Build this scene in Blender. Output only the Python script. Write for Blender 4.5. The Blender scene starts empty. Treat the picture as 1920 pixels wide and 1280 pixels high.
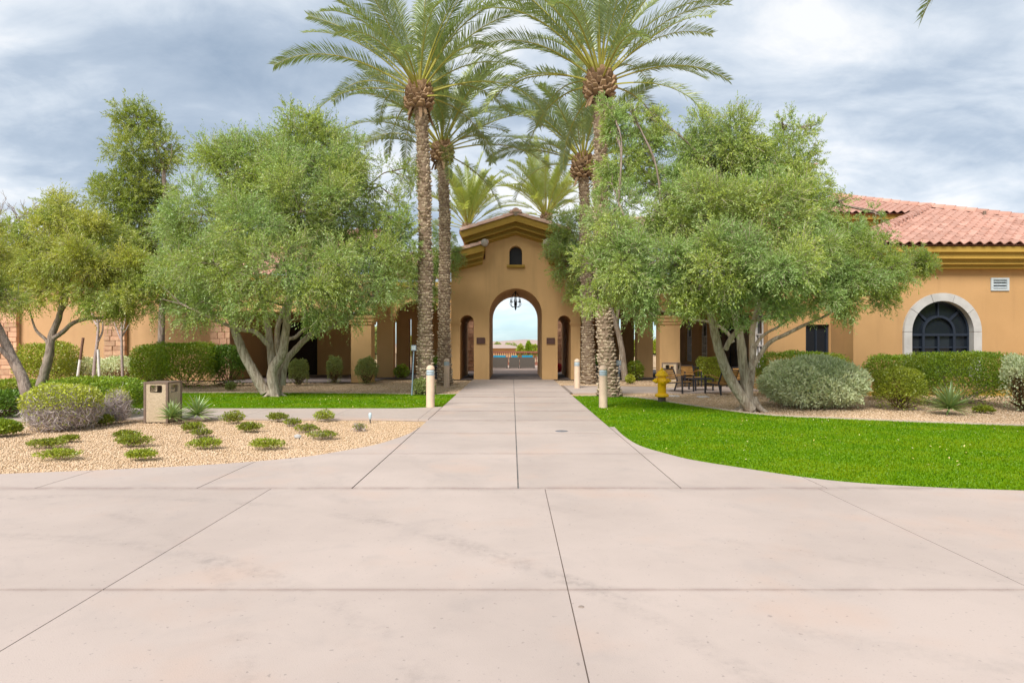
import bpy, bmesh, math, random
import numpy as np
from mathutils import Vector, Matrix

S = bpy.context.scene
COL = S.collection
rnd = random.Random(7)
RG = np.random.default_rng(11)
PI = math.pi

# ------------------------------------------------------------------ camera
F, H, CX, CY = 1230.0, 1.6, 960.0, 645.0          # focal length in photo pixels, eye height, vanishing point
cam = bpy.data.cameras.new('camera'); camo = bpy.data.objects.new('camera', cam); COL.objects.link(camo)
camo.location = (0, 0, H); camo.rotation_euler = (PI/2, 0, 0)
cam.sensor_width = 36; cam.lens = F/1920*36; cam.shift_y = 5/1920
cam.clip_start = 0.1; cam.clip_end = 3000
S.camera = camo

# ------------------------------------------------------------------ sky and sun
SUN_EL, SUN_AZ = math.radians(45), math.radians(204)   # azimuth from +Y clockwise: behind the camera, a little left
W = bpy.data.worlds.new('World'); S.world = W; W.use_nodes = True
nt = W.node_tree; nt.nodes.clear()
def wn(t, **kw):
    n = nt.nodes.new(t)
    for k, v in kw.items(): setattr(n, k, v)
    return n
def wl(a, b): nt.links.new(a, b)
def wmath(op, a, b=None, c=None):
    n = wn('ShaderNodeMath', operation=op)
    for i, v in enumerate((a, b, c)):
        if v is None: continue
        if isinstance(v, (int, float)): n.inputs[i].default_value = v
        else: wl(v, n.inputs[i])
    return n.outputs[0]
sky = wn('ShaderNodeTexSky', sky_type='NISHITA'); sky.sun_disc = False
sky.sun_elevation = SUN_EL; sky.sun_rotation = SUN_AZ
tc = wn('ShaderNodeTexCoord'); sp = wn('ShaderNodeSeparateXYZ'); wl(tc.outputs['Generated'], sp.inputs[0])
zz = wmath('MAXIMUM', sp.outputs[2], 0.0)
den = wmath('ADD', zz, 0.24)
cb = wn('ShaderNodeCombineXYZ')
wl(wmath('DIVIDE', sp.outputs[0], den), cb.inputs[0]); wl(wmath('DIVIDE', sp.outputs[1], den), cb.inputs[1])
mp = wn('ShaderNodeMapping'); mp.inputs['Location'].default_value = (11.1186, -23.9303, 0.0)
mp.inputs['Rotation'].default_value = (0, 0, math.radians(-9.704)); mp.inputs['Scale'].default_value = (0.828, 1.0, 1)
wl(cb.outputs[0], mp.inputs[0])
n1 = wn('ShaderNodeTexNoise'); n1.inputs['Scale'].default_value = 1.438; n1.inputs['Detail'].default_value = 8; n1.inputs['Roughness'].default_value = 0.54
n1.inputs['Distortion'].default_value = 0.35
wl(mp.outputs[0], n1.inputs[0])
n2 = wn('ShaderNodeTexNoise'); n2.inputs['Scale'].default_value = 4.3; n2.inputs['Detail'].default_value = 9; n2.inputs['Roughness'].default_value = 0.6; n2.inputs['Distortion'].default_value = 0.5
wl(mp.outputs[0], n2.inputs[0])
cl = wmath('ADD', wmath('MULTIPLY', n1.outputs[0], 0.74), wmath('MULTIPLY', n2.outputs[0], 0.26))
rp = wn('ShaderNodeValToRGB'); wl(cl, rp.inputs[0])
e = rp.color_ramp.elements
e[0].position = 0.34; e[0].color = (0.35, 0.44, 0.56, 1)
e[1].position = 0.595; e[1].color = (0.98, 0.99, 1.0, 1)
for p, c in ((0.445, (0.50, 0.585, 0.695, 1)), (0.492, (0.635, 0.71, 0.80, 1)), (0.535, (0.76, 0.82, 0.89, 1))):
    k = e.new(p); k.color = c
sc_ = wn('ShaderNodeVectorMath', operation='SCALE'); wl(rp.outputs[0], sc_.inputs[0]); sc_.inputs['Scale'].default_value = 2.95
# towards the horizon the cloud deck opens on clear blue air
hz = wn('ShaderNodeMapRange', interpolation_type='SMOOTHSTEP'); wl(sp.outputs[2], hz.inputs[0])
hz.inputs[1].default_value = 0.0; hz.inputs[2].default_value = 0.085; hz.inputs[3].default_value = 0.35; hz.inputs[4].default_value = 0.96
sks = wn('ShaderNodeVectorMath', operation='MULTIPLY'); wl(sky.outputs[0], sks.inputs[0]); sks.inputs[1].default_value = (0.5, 0.66, 0.82)
mx = wn('ShaderNodeMix', data_type='RGBA'); wl(hz.outputs[0], mx.inputs[0]); wl(sks.outputs[0], mx.inputs[6]); wl(sc_.outputs[0], mx.inputs[7])
bg = wn('ShaderNodeBackground'); wl(mx.outputs[2], bg.inputs[0]); bg.inputs[1].default_value = 0.10
wo = wn('ShaderNodeOutputWorld'); wl(bg.outputs[0], wo.inputs[0])

sl = bpy.data.lights.new('sun', 'SUN'); so = bpy.data.objects.new('sun', sl); COL.objects.link(so)
sl.energy = 1.5; sl.angle = math.radians(24); sl.color = (1.0, 0.95, 0.88)
sd = Vector((math.sin(SUN_AZ)*math.cos(SUN_EL), math.cos(SUN_AZ)*math.cos(SUN_EL), math.sin(SUN_EL)))
so.rotation_euler = (-sd).to_track_quat('-Z', 'Y').to_euler(); so.location = (0, -20, 40)
S.view_settings.view_transform = 'Standard'; S.view_settings.look = 'None'
S.view_settings.gamma = 1; S.view_settings.use_curve_mapping = False
S.view_settings.exposure = 1.8
S.cycles.max_bounces = 8; S.cycles.diffuse_bounces = 4; S.cycles.transmission_bounces = 4; S.cycles.transparent_max_bounces = 4
try: S.cycles.use_denoising = True
except Exception: pass

# ------------------------------------------------------------------ helpers
def gp(px, py, z=0.0):
    Y = (H - z)*F/(py - CY); return Vector(((px - CX)/F*Y, Y, z))
def at(px, py, Y): return Vector(((px - CX)/F*Y, Y, H - (py - CY)/F*Y))
def gY(py): return H*F/(py - CY)

def tagit(o, label=None, cat=None, group=None, kind=None):
    if label: o['label'] = label
    if cat: o['category'] = cat
    if group: o['group'] = group
    if kind: o['kind'] = kind
    return o
def thing(name, label, cat, loc=(0, 0, 0), group=None):
    o = bpy.data.objects.new(name, None); o.empty_display_size = 0.2; COL.objects.link(o); o.location = loc
    return tagit(o, label, cat, group)
def link(name, me, mats, parent=None, kind=None, label=None):
    o = bpy.data.objects.new(name, me); COL.objects.link(o)
    if mats is not None and len(me.materials) == 0:
        for m in (mats if isinstance(mats, (list, tuple)) else [mats]): me.materials.append(m)
    if parent is not None:
        o.parent = parent
        if parent.type == 'EMPTY': o.matrix_parent_inverse = parent.matrix_basis.inverted()
    if kind: o['kind'] = kind
    if label: o['label'] = label
    return o
def copy_tree(o, parent=None):
    c = o.copy(); COL.objects.link(c)
    if parent is not None: c.parent = parent
    for ch in list(o.children): copy_tree(ch, c)
    return c

def smooth_path(pts, n=4):
    P = [Vector(p) for p in pts]
    if len(P) < 3: return P
    out = []
    for i in range(len(P)-1):
        p0, p1, p2, p3 = P[max(i-1, 0)], P[i], P[i+1], P[min(i+2, len(P)-1)]
        for k in range(n):
            t = k/n
            out.append(0.5*((2*p1) + (p2-p0)*t + (2*p0-5*p1+4*p2-p3)*t*t + (3*p1-p0-3*p2+p3)*t**3))
    out.append(P[-1]); return out
def lerp_list(vals, n):
    out = []
    for i in range(n):
        t = i/(n-1)*(len(vals)-1); k = min(int(t), len(vals)-2); out.append(vals[k]+(vals[k+1]-vals[k])*(t-k))
    return out

class MB:
    def __init__(s): s.v = []; s.f = []; s.sm = []; s.mi = []
    def add(s, vs, fs, smooth=False, mi=0):
        b = len(s.v); s.v += [tuple(v) for v in vs]
        for f in fs: s.f.append([b+i for i in f]); s.sm.append(smooth); s.mi.append(mi)
    def box(s, x0, x1, y0, y1, z0, z1, M=None, mi=0):
        vs = [Vector((x, y, z)) for z in (z0, z1) for y in (y0, y1) for x in (x0, x1)]
        if M is not None: vs = [M @ v for v in vs]
        s.add(vs, [(0, 2, 3, 1), (4, 5, 7, 6), (0, 1, 5, 4), (2, 6, 7, 3), (0, 4, 6, 2), (1, 3, 7, 5)], mi=mi)
    def bar(s, a, b, w, h=None, mi=0):           # rectangular bar between two points
        a, b = Vector(a), Vector(b); h = h or w; d = (b-a).normalized()
        up = Vector((0, 0, 1)) if abs(d.z) < 0.95 else Vector((0, 1, 0))
        x = d.cross(up).normalized(); y = x.cross(d)
        vs = [p + x*sx*w/2 + y*sy*h/2 for p in (a, b) for sx, sy in ((-1, -1), (1, -1), (1, 1), (-1, 1))]
        s.add(vs, [(3, 2, 1, 0), (4, 5, 6, 7), (0, 1, 5, 4), (1, 2, 6, 5), (2, 3, 7, 6), (3, 0, 4, 7)], mi=mi)
    def tube(s, pts, radii, sides=8, cap=True, jitter=0.0, mi=0, smooth=True):
        P = [Vector(p) for p in pts]; n = len(P)
        if not isinstance(radii, (list, tuple)): radii = [radii]*n
        if len(radii) != n: radii = lerp_list(list(radii), n)
        vs = []; ref = None
        for i in range(n):
            d = (P[min(i+1, n-1)]-P[max(i-1, 0)])
            d = d.normalized() if d.length > 1e-9 else Vector((0, 0, 1))
            if ref is None:
                ref = d.orthogonal().normalized()
            ref = (ref - d*ref.dot(d)).normalized(); b = d.cross(ref)
            for k in range(sides):
                a = 2*PI*k/sides; r = radii[i]*(1+jitter*(rnd.random()-0.5))
                vs.append(P[i] + ref*math.cos(a)*r + b*math.sin(a)*r)
        fs = [(i*sides+k, i*sides+(k+1) % sides, (i+1)*sides+(k+1) % sides, (i+1)*sides+k) for i in range(n-1) for k in range(sides)]
        s.add(vs, fs, smooth, mi)
        if cap:
            s.add(vs[:sides], [tuple(range(sides))[::-1]], mi=mi); s.add(vs[-sides:], [tuple(range(sides))], mi=mi)
    def lathe(s, prof, c=(0, 0, 0), sides=24, M=None, smooth=True, mi=0):   # prof: (r, z)
        vs = []
        for r, z in prof:
            for k in range(sides):
                a = 2*PI*k/sides; v = Vector((r*math.cos(a), r*math.sin(a), z))
                vs.append((M @ v) if M is not None else v + Vector(c))
        n = len(prof)
        fs = [(i*sides+k, i*sides+(k+1) % sides, (i+1)*sides+(k+1) % sides, (i+1)*sides+k) for i in range(n-1) for k in range(sides)]
        s.add(vs, fs, smooth, mi)
        if prof[0][0] > 1e-4: s.add(vs[:sides], [tuple(range(sides))[::-1]], mi=mi)
        if prof[-1][0] > 1e-4: s.add(vs[-sides:], [tuple(range(sides))], mi=mi)
    def mesh(s, name):
        me = bpy.data.meshes.new(name); me.from_pydata(s.v, [], s.f)
        me.polygons.foreach_set('use_smooth', s.sm); me.polygons.foreach_set('material_index', s.mi); me.update(); return me
    def build(s, name, mats, parent=None, kind=None, label=None): return link(name, s.mesh(name), mats, parent, kind, label)

def plate(name, outline, holes, thick, M, mat, parent=None, kind=None, label=None, bevel=0.0):
    """Wall slab: 2-D outline (u, v) with holes, extruded by thick along local +y."""
    bm = bmesh.new(); ed = []
    for loop in [outline]+list(holes):
        vs = [bm.verts.new((u, 0, v)) for u, v in loop]
        for i in range(len(vs)): ed.append(bm.edges.new((vs[i], vs[(i+1) % len(vs)])))
    bmesh.ops.triangle_fill(bm, use_beauty=True, edges=ed)
    r = bmesh.ops.extrude_face_region(bm, geom=bm.faces[:])
    for g in r['geom']:
        if isinstance(g, bmesh.types.BMVert): g.co.y += thick
    bmesh.ops.recalc_face_normals(bm, faces=bm.faces[:])
    bmesh.ops.transform(bm, matrix=M, verts=bm.verts[:])
    me = bpy.data.meshes.new(name); bm.to_mesh(me); bm.free()
    return link(name, me, mat, parent, kind, label)
def arch_pts(c, hw, spring, rise, n=18):
    return [(c - hw*math.cos(PI*k/n), spring + rise*math.sin(PI*k/n)) for k in range(n+1)]
def notch(c, hw, spring, rise): return [(c-hw, 0.0)] + arch_pts(c, hw, spring, rise) + [(c+hw, 0.0)]
T = Matrix.Translation
def RZ(a): return Matrix.Rotation(a, 4, 'Z')

def np_mesh(name, V, quads, tint=None, mi=None, smooth=False):
    me = bpy.data.meshes.new(name); n, k = quads.shape
    me.vertices.add(len(V)); me.vertices.foreach_set('co', np.ascontiguousarray(V, dtype=np.float32).ravel())
    me.loops.add(n*k); me.loops.foreach_set('vertex_index', np.ascontiguousarray(quads, dtype=np.int32).ravel())
    me.polygons.add(n); me.polygons.foreach_set('loop_start', np.arange(0, n*k, k, dtype=np.int32))
    if mi is not None: me.polygons.foreach_set('material_index', mi.astype(np.int32))
    if smooth: me.polygons.foreach_set('use_smooth', np.ones(n, dtype=bool))
    me.update(calc_edges=True)
    if tint is not None:
        a = me.attributes.new('tint', 'FLOAT', 'POINT'); a.data.foreach_set('value', np.ascontiguousarray(tint, dtype=np.float32))
    return me
def nrm(a): return a/np.maximum(np.linalg.norm(a, axis=-1, keepdims=True), 1e-9)
def kites(P, D, L, Wd, tint, curl=0.0, roll=None):
    """Leaf shaped quads: base, left, tip, right."""
    n = len(P); r = RG.normal(size=(n, 3)) if roll is None else roll
    side = nrm(np.cross(D, r)); up = np.cross(side, D)
    L = L[:, None]; w = Wd[:, None]*0.5
    a = P; c = P + D*L - up*L*curl; m = P + D*L*0.48
    V = np.stack([a, m+side*w+up*w*0.35, c, m-side*w+up*w*0.35], 1).reshape(-1, 3)
    Q = np.arange(4*n).reshape(n, 4)
    return V, Q, np.repeat(tint, 4)
class Leaves:
    def __init__(s): s.V = []; s.Q = []; s.T = []; s.M = []; s.n = 0
    def add(s, V, Q, Tn, mi=0):
        s.V.append(V); s.Q.append(Q+s.n); s.T.append(Tn); s.M.append(np.full(len(Q), mi)); s.n += len(V)
    def build(s, name, mats, parent, kind='stuff'):
        me = np_mesh(name, np.concatenate(s.V), np.concatenate(s.Q), np.concatenate(s.T), np.concatenate(s.M))
        return link(name, me, mats, parent, kind)
    def sprigs(s, O, D, L, k, leafL, leafW, droop, tint, twig=0.006, spread=0.75, jit=0.35):
        m = len(O); g = np.zeros((m, 3)); g[:, 2] = -1
        t = (np.arange(k)+0.6)/k
        dr = np.broadcast_to(np.asarray(droop), (m,))[:, None, None]
        pos = O[:, None] + D[:, None]*(L[:, None, None]*t[None, :, None]) + g[:, None]*dr*L[:, None, None]*(t**2)[None, :, None]
        tan = nrm(D[:, None] + 2*g[:, None]*dr*t[None, :, None])
        ref = nrm(RG.normal(size=(m, 3)))[:, None]
        e1 = nrm(np.cross(tan, ref)); e2 = np.cross(tan, e1)
        az = np.arange(k)*2.4+RG.uniform(0, 6, m)[:, None]
        d = nrm(tan + spread*(e1*np.cos(az)[..., None]+e2*np.sin(az)[..., None]) + jit*RG.normal(size=tan.shape)*0.5)
        n = m*k
        ll = leafL*RG.uniform(0.65, 1.25, n); tt = np.repeat(tint, k)+RG.normal(0, 0.10, n)
        s.add(*kites(pos.reshape(-1, 3), d.reshape(-1, 3), ll, ll*(leafW/leafL)*RG.uniform(0.8, 1.2, n), tt, 0.08))
        if twig:
            for r in range(1):
                tipd = nrm(D + g*droop*0.6 if np.ndim(droop) == 0 else D+g*droop[:, None]*0.6)
                s.add(*kites(O, tipd, L*0.9, np.full(m, twig*2), np.full(m, 0.5)+RG.normal(0, .2, m), 0.1), mi=1)

# ------------------------------------------------------------------ materials
def newmat(name):
    m = bpy.data.materials.new(name); m.use_nodes = True; n = m.node_tree; n.nodes.clear()
    o = n.nodes.new('ShaderNodeOutputMaterial'); return m, n, o
def N(n, t, **kw):
    x = n.nodes.new(t)
    for k, v in kw.items(): setattr(x, k, v)
    return x
def nmath(n, op, a, b=None, c=None, clamp=False):
    x = N(n, 'ShaderNodeMath', operation=op); x.use_clamp = clamp
    for i, v in enumerate((a, b, c)):
        if v is None: continue
        if isinstance(v, (int, float)): x.inputs[i].default_value = v
        else: n.links.new(v, x.inputs[i])
    return x.outputs[0]
def nmix(n, f, a, b, mode='MIX'):
    x = N(n, 'ShaderNodeMix', data_type='RGBA', blend_type=mode)
    for i, v in ((0, f), (6, a), (7, b)):
        if isinstance(v, (int, float)): x.inputs[i].default_value = v
        elif isinstance(v, tuple): x.inputs[i].default_value = (*v[:3], 1)
        else: n.links.new(v, x.inputs[i])
    return x.outputs[2]
def noise(n, vec, scale, detail=4, rough=0.55, dist=0.0):
    x = N(n, 'ShaderNodeTexNoise'); x.inputs['Scale'].default_value = scale; x.inputs['Detail'].default_value = detail
    x.inputs['Roughness'].default_value = rough; x.inputs['Distortion'].default_value = dist
    n.links.new(vec, x.inputs['Vector']); return x.outputs[0]
def ramp(n, v, a, b):
    x = N(n, 'ShaderNodeMapRange'); x.interpolation_type = 'SMOOTHSTEP'; n.links.new(v, x.inputs[0]); x.inputs[1].default_value = a; x.inputs[2].default_value = b
    return x.outputs[0]
def principled(n, out, col, rough=0.8, spec=0.3, metal=0.0, bump=None, bs=0.3, bd=0.01):
    p = N(n, 'ShaderNodeBsdfPrincipled')
    if isinstance(col, tuple): p.inputs['Base Color'].default_value = (*col[:3], 1)
    else: n.links.new(col, p.inputs['Base Color'])
    if isinstance(rough, (int, float)): p.inputs['Roughness'].default_value = rough
    else: n.links.new(rough, p.inputs['Roughness'])
    p.inputs['Specular IOR Level'].default_value = spec; p.inputs['Metallic'].default_value = metal
    if bump is not None:
        b = N(n, 'ShaderNodeBump'); b.inputs['Strength'].default_value = bs; b.inputs['Distance'].default_value = bd
        n.links.new(bump, b.inputs['Height']); n.links.new(b.outputs[0], p.inputs['Normal'])
    n.links.new(p.outputs[0], out.inputs[0]); return p
def geopos(n): return N(n, 'ShaderNodeNewGeometry').outputs['Position']
def objrand(n): return N(n, 'ShaderNodeObjectInfo').outputs['Random']
def attr(n, name='tint'):
    a = N(n, 'ShaderNodeAttribute'); a.attribute_name = name; return a.outputs['Fac']

def m_plain(name, c1, c2=None, scale=6, rough=0.7, spec=0.3, metal=0, bump=0.0, bscale=60, bd=0.004, orand=0.0, fine=0.0):
    m, n, o = newmat(name); P = geopos(n); c2 = c2 or tuple(x*0.8 for x in c1)
    col = nmix(n, ramp(n, noise(n, P, scale, 5), 0.3, 0.7), c1, c2)
    if fine: col = nmix(n, nmath(n, 'MULTIPLY', ramp(n, noise(n, P, bscale, 3, 0.7), 0.35, 0.7), fine), col, tuple(x*0.45 for x in c1))
    if orand:
        v = nmath(n, 'MULTIPLY_ADD', objrand(n), orand, 1-orand/2)
        col = nmix(n, 1.0, col, N_comb(n, v), 'MULTIPLY')
    principled(n, o, col, rough, spec, metal, noise(n, P, bscale, 4) if bump else None, bump, bd); return m
def N_comb(n, v):
    c = N(n, 'ShaderNodeCombineColor')
    for i in range(3): n.links.new(v, c.inputs[i])
    return c.outputs[0]

def m_stucco(name, c):
    m, n, o = newmat(name); P = geopos(n)
    col = nmix(n, ramp(n, noise(n, P, 0.55, 5, 0.6), 0.3, 0.72), c, (c[0]*0.86, c[1]*0.85, c[2]*0.82))
    mpn = N(n, 'ShaderNodeMapping'); mpn.inputs['Scale'].default_value = (2.2, 2.2, 0.22); n.links.new(P, mpn.inputs[0])
    col = nmix(n, nmath(n, 'MULTIPLY', ramp(n, noise(n, mpn.outputs[0], 1.6, 6, 0.65), 0.48, 0.75), 0.36), col, (c[0]*0.62, c[1]*0.6, c[2]*0.62))
    col = nmix(n, nmath(n, 'MULTIPLY', noise(n, P, 45, 3), 0.3), col, (c[0]*1.12, c[1]*1.12, c[2]*1.15))
    principled(n, o, col, 0.9, 0.15, 0, noise(n, P, 38, 5, 0.65), 0.45, 0.012); return m

def m_leaf(name, top, top2, under, trans=0.35, gloss=0.04, low=None):
    m, n, o = newmat(name)
    g = N(n, 'ShaderNodeNewGeometry'); P = g.outputs['Position']
    t = ramp(n, attr(n), 0.0, 1.0)
    c = nmix(n, t, top, top2)
    if low: c = nmix(n, nmath(n, 'MULTIPLY', ramp(n, noise(n, P, 0.9, 3), 0.42, 0.62), 0.6), c, low)
    c = nmix(n, nmath(n, 'MULTIPLY', g.outputs['Backfacing'], 0.7), c, under)
    d = N(n, 'ShaderNodeBsdfDiffuse'); n.links.new(c, d.inputs[0])
    tr = N(n, 'ShaderNodeBsdfTranslucent'); n.links.new(nmix(n, 1.0, c, (1.0, 1.05, 0.55), 'MULTIPLY'), tr.inputs[0])
    a = N(n, 'ShaderNodeMixShader'); a.inputs[0].default_value = trans; n.links.new(d.outputs[0], a.inputs[1]); n.links.new(tr.outputs[0], a.inputs[2])
    gl = N(n, 'ShaderNodeBsdfGlossy'); gl.inputs['Roughness'].default_value = 0.42; gl.inputs[0].default_value = (0.9, 0.95, 1, 1)
    b = N(n, 'ShaderNodeMixShader'); b.inputs[0].default_value = gloss; n.links.new(a.outputs[0], b.inputs[1]); n.links.new(gl.outputs[0], b.inputs[2])
    n.links.new(b.outputs[0], o.inputs[0]); return m

def m_concrete(name, base, dark, marks=True):
    m, n, o = newmat(name); P = geopos(n)
    col = nmix(n, ramp(n, noise(n, P, 0.45, 5, 0.6), 0.32, 0.7), base, tuple(x*0.86 for x in base))
    col = nmix(n, nmath(n, 'MULTIPLY', ramp(n, noise(n, P, 1.7, 6, 0.62, 0.6), 0.5, 0.75), 0.26), col, dark)
    warm = (base[0]*1.02, base[1]*0.9, base[2]*0.82)
    col = nmix(n, nmath(n, 'MULTIPLY', ramp(n, noise(n, P, 0.8, 4), 0.52, 0.7), 0.45), col, warm)
    v = nmath(n, 'MULTIPLY_ADD', objrand(n), 0.07, 0.965); col = nmix(n, 1.0, col, N_comb(n, v), 'MULTIPLY')
    sp_ = ramp(n, noise(n, P, 95, 2, 0.6), 0.60, 0.74); col = nmix(n, nmath(n, 'MULTIPLY', sp_, 0.42), col, tuple(x*0.6 for x in base))
    sp2 = ramp(n, noise(n, P, 26, 2, 0.5), 0.665, 0.75); col = nmix(n, nmath(n, 'MULTIPLY', sp2, 0.5), col, tuple(x*0.62 for x in dark))
    if marks:
        # dirt gathered along the cross joints
        s1 = N(n, 'ShaderNodeSeparateXYZ'); n.links.new(P, s1.inputs[0]); dn = ramp(n, noise(n, P, 2.6, 5, 0.7), 0.30, 0.62)
        for yk, w_, st in ((4.28, .05, .45), (7.29, .13, .55), (9.6, .09, .28), (11.78, .10, .34), (13.76, .15, .55), (15.74, .20, .62), (17.9, .20, .6), (19.9, .26, .62), (21.9, .22, .55), (23.9, .22, .5)):
            d = nmath(n, 'ABSOLUTE', nmath(n, 'SUBTRACT', s1.outputs[1], yk))
            k = N(n, 'ShaderNodeMapRange'); n.links.new(d, k.inputs[0]); k.inputs[1].default_value = w_; k.inputs[2].default_value = .0
            col = nmix(n, nmath(n, 'MULTIPLY', nmath(n, 'MULTIPLY', k.outputs[0], st), dn), col, (0.235, 0.165, 0.15))
        # tyre scuffs: narrow arcs worn into the slabs
        s2 = N(n, 'ShaderNodeSeparateXYZ'); n.links.new(P, s2.inputs[0])
        brk = ramp(n, noise(n, P, 1.3, 5, 0.7), 0.40, 0.62)
        fin = ramp(n, noise(n, P, 14, 4, 0.7), 0.28, 0.7)
        for cx_, cy_, R, w, st in ((-4.6, 0.6, 4.9, 0.13, 0.28), (-4.6, 0.6, 6.3, 0.12, 0.26), (-7.0, 1.0, 6.1, 0.1, 0.2), (6.5, 12.5, 8.6, 0.13, 0.16), (6.5, 12.5, 10.1, 0.12, 0.14), (9.0, -1.0, 5.9, .2, .25)):
            dx = nmath(n, 'SUBTRACT', s2.outputs[0], cx_); dy = nmath(n, 'SUBTRACT', s2.outputs[1], cy_)
            r = nmath(n, 'SQRT', nmath(n, 'ADD', nmath(n, 'MULTIPLY', dx, dx), nmath(n, 'MULTIPLY', dy, dy)))
            d = nmath(n, 'ABSOLUTE', nmath(n, 'SUBTRACT', r, R))
            k = N(n, 'ShaderNodeMapRange'); k.interpolation_type = 'SMOOTHSTEP'; n.links.new(d, k.inputs[0]); k.inputs[1].default_value = w; k.inputs[2].default_value = w*0.3
            f = nmath(n, 'MULTIPLY', nmath(n, 'MULTIPLY', k.outputs[0], st), nmath(n, 'MULTIPLY', brk, fin))
            col = nmix(n, f, col, tuple(x*0.55 for x in dark))
    bmp = nmath(n, 'ADD', noise(n, P, 120, 3), nmath(n, 'MULTIPLY', noise(n, P, 3, 3), 0.6))
    principled(n, o, col, 0.82, 0.25, 0, bmp, 0.22, 0.006); return m

M = {}
M['stucco'] = m_stucco('stucco', (0.47, 0.283, 0.130))
M['stucco_shade_lifted'] = m_stucco('stucco_shade_lifted', (0.66, 0.42, 0.20))  # stucco with its colour lightened to make up for shade from the palm crowns
M['stucco_peach'] = m_stucco('stucco_peach', (0.54, 0.335, 0.18))
M['stucco_trim'] = m_stucco('stucco_trim', (0.43, 0.275, 0.062))
M['concrete'] = m_concrete('concrete', (0.475, 0.392, 0.350), (0.30, 0.265, 0.25))
M['concrete_path'] = m_concrete('concrete_path', (0.46, 0.38, 0.335), (0.32, 0.285, 0.27), False)
M['kerb'] = m_plain('kerb', (0.55, 0.44, 0.35), (0.45, 0.36, 0.28), 4, 0.85, bump=0.2)
M['joint'] = m_plain('joint', (0.20, 0.165, 0.145), (0.28, 0.22, 0.18), 9, 0.9)
M['sealant'] = m_plain('sealant', (0.15, 0.145, 0.145), (0.23, 0.205, 0.19), 5, 0.7)
M['paver'] = m_plain('paver', (0.42, 0.30, 0.24), (0.32, 0.24, 0.20), 3, 0.85, bump=0.3, orand=0.35)
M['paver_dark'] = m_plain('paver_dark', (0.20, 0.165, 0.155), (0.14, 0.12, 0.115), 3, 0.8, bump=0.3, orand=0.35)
M['tile'] = m_plain('clay_tile', (0.50, 0.295, 0.235), (0.43, 0.23, 0.175), 3.0, 0.8, 0.25, bump=0.2, orand=0.30, fine=0.12)
M['tile_pale'] = m_plain('clay_tile_pale', (0.76, 0.53, 0.43), (0.68, 0.42, 0.32), 5.0, 0.85, 0.2, bump=0.3, orand=0.3, fine=0.15)
M['mortar'] = m_plain('mortar', (0.52, 0.45, 0.40), None, 9, 0.9, bump=0.4)
M['stone'] = m_plain('ledge_stone', (0.58, 0.37, 0.24), (0.48, 0.27, 0.18), 4.0, 0.9, 0.15, bump=0.6, bscale=22, bd=0.02, orand=0.42, fine=0.15)
M['cast_stone'] = m_plain('cast_stone', (0.47, 0.46, 0.445), (0.39, 0.38, 0.365), 3, 0.85, bump=0.2)
M['iron'] = m_plain('black_iron', (0.018, 0.018, 0.022), None, 9, 0.45, 0.4)
M['metal_dark'] = m_plain('dark_metal', (0.035, 0.036, 0.048), (0.025, 0.025, 0.03), 12, 0.4, 0.5)
M['bronze'] = m_plain('bronze_plate', (0.12, 0.055, 0.04), (0.09, 0.04, 0.03), 20, 0.45, 0.5, bump=0.6, bscale=90, bd=0.006)
M['frame_dark'] = m_plain('frame_dark', (0.018, 0.026, 0.042), None, 8, 0.55, 0.25)
M['frame_pale'] = m_plain('frame_pale', (0.70, 0.67, 0.65), None, 8, 0.5, 0.4)
M['dark_wood'] = m_plain('dark_wood', (0.035, 0.022, 0.016), (0.025, 0.016, 0.012), 10, 0.6)
M['soffit'] = m_plain('soffit', (0.30, 0.185, 0.10), (0.25, 0.15, 0.08), 3, 0.8)
M['slat'] = m_plain('slat_wood', (0.42, 0.235, 0.075), (0.32, 0.165, 0.05), 7, 0.6, 0.3, orand=0.35, fine=0.15)
M['yellow'] = m_plain('hydrant_paint', (0.95, 0.57, 0.004), (0.88, 0.49, 0.004), 7, 0.4, 0.35, bump=0.08, fine=0.05)
M['cover'] = m_plain('cover', (0.20, 0.20, 0.22), (0.13, 0.13, 0.14), 20, 0.6)
M['pipe'] = m_plain('rusty_pipe', (0.16, 0.13, 0.11), (0.10, 0.075, 0.06), 14, 0.85, bump=0.5)
M['bollard'] = m_plain('bollard_concrete', (0.70, 0.53, 0.385), (0.60, 0.45, 0.33), 5, 0.75, 0.3, bump=0.1, fine=0.06)
M['lens'] = m_plain('frosted_lens', (0.55, 0.68, 0.74), (0.48, 0.62, 0.70), 6, 0.25, 0.5)
M['aggregate'] = m_plain('exposed_aggregate', (0.58, 0.46, 0.32), (0.46, 0.36, 0.24), 30, 0.9, 0.2, bump=0.8, bscale=110, bd=0.008, fine=0.45)
M['bin_frame'] = m_plain('bin_frame', (0.20, 0.14, 0.105), None, 8, 0.6)
M['vent'] = m_plain('vent_metal', (0.45, 0.50, 0.52), (0.38, 0.43, 0.46), 8, 0.5, 0.4)
M['grey_box'] = m_plain('grey_plastic', (0.25, 0.33, 0.40), None, 8, 0.5, 0.4)
M['wicker'] = m_plain('wicker', (0.115, 0.10, 0.085), (0.08, 0.07, 0.06), 40, 0.75, bump=0.6, bscale=120)
M['cushion'] = m_plain('blue_cushion', (0.012, 0.22, 0.42), (0.02, 0.32, 0.46), 4, 0.85)
M['brick_red'] = m_plain('red_brick', (0.30, 0.12, 0.075), (0.22, 0.085, 0.06), 9, 0.85)
M['white'] = m_plain('white_paint', (0.72, 0.70, 0.70), (0.6, 0.57, 0.56), 12, 0.7)
M['stake_wood'] = m_plain('stake_wood', (0.22, 0.12, 0.085), (0.16, 0.085, 0.06), 20, 0.85)
M['pale_bark'] = m_plain('pale_bark', (0.46, 0.37, 0.35), (0.34, 0.26, 0.24), 18, 0.85, bump=0.3)
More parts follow.
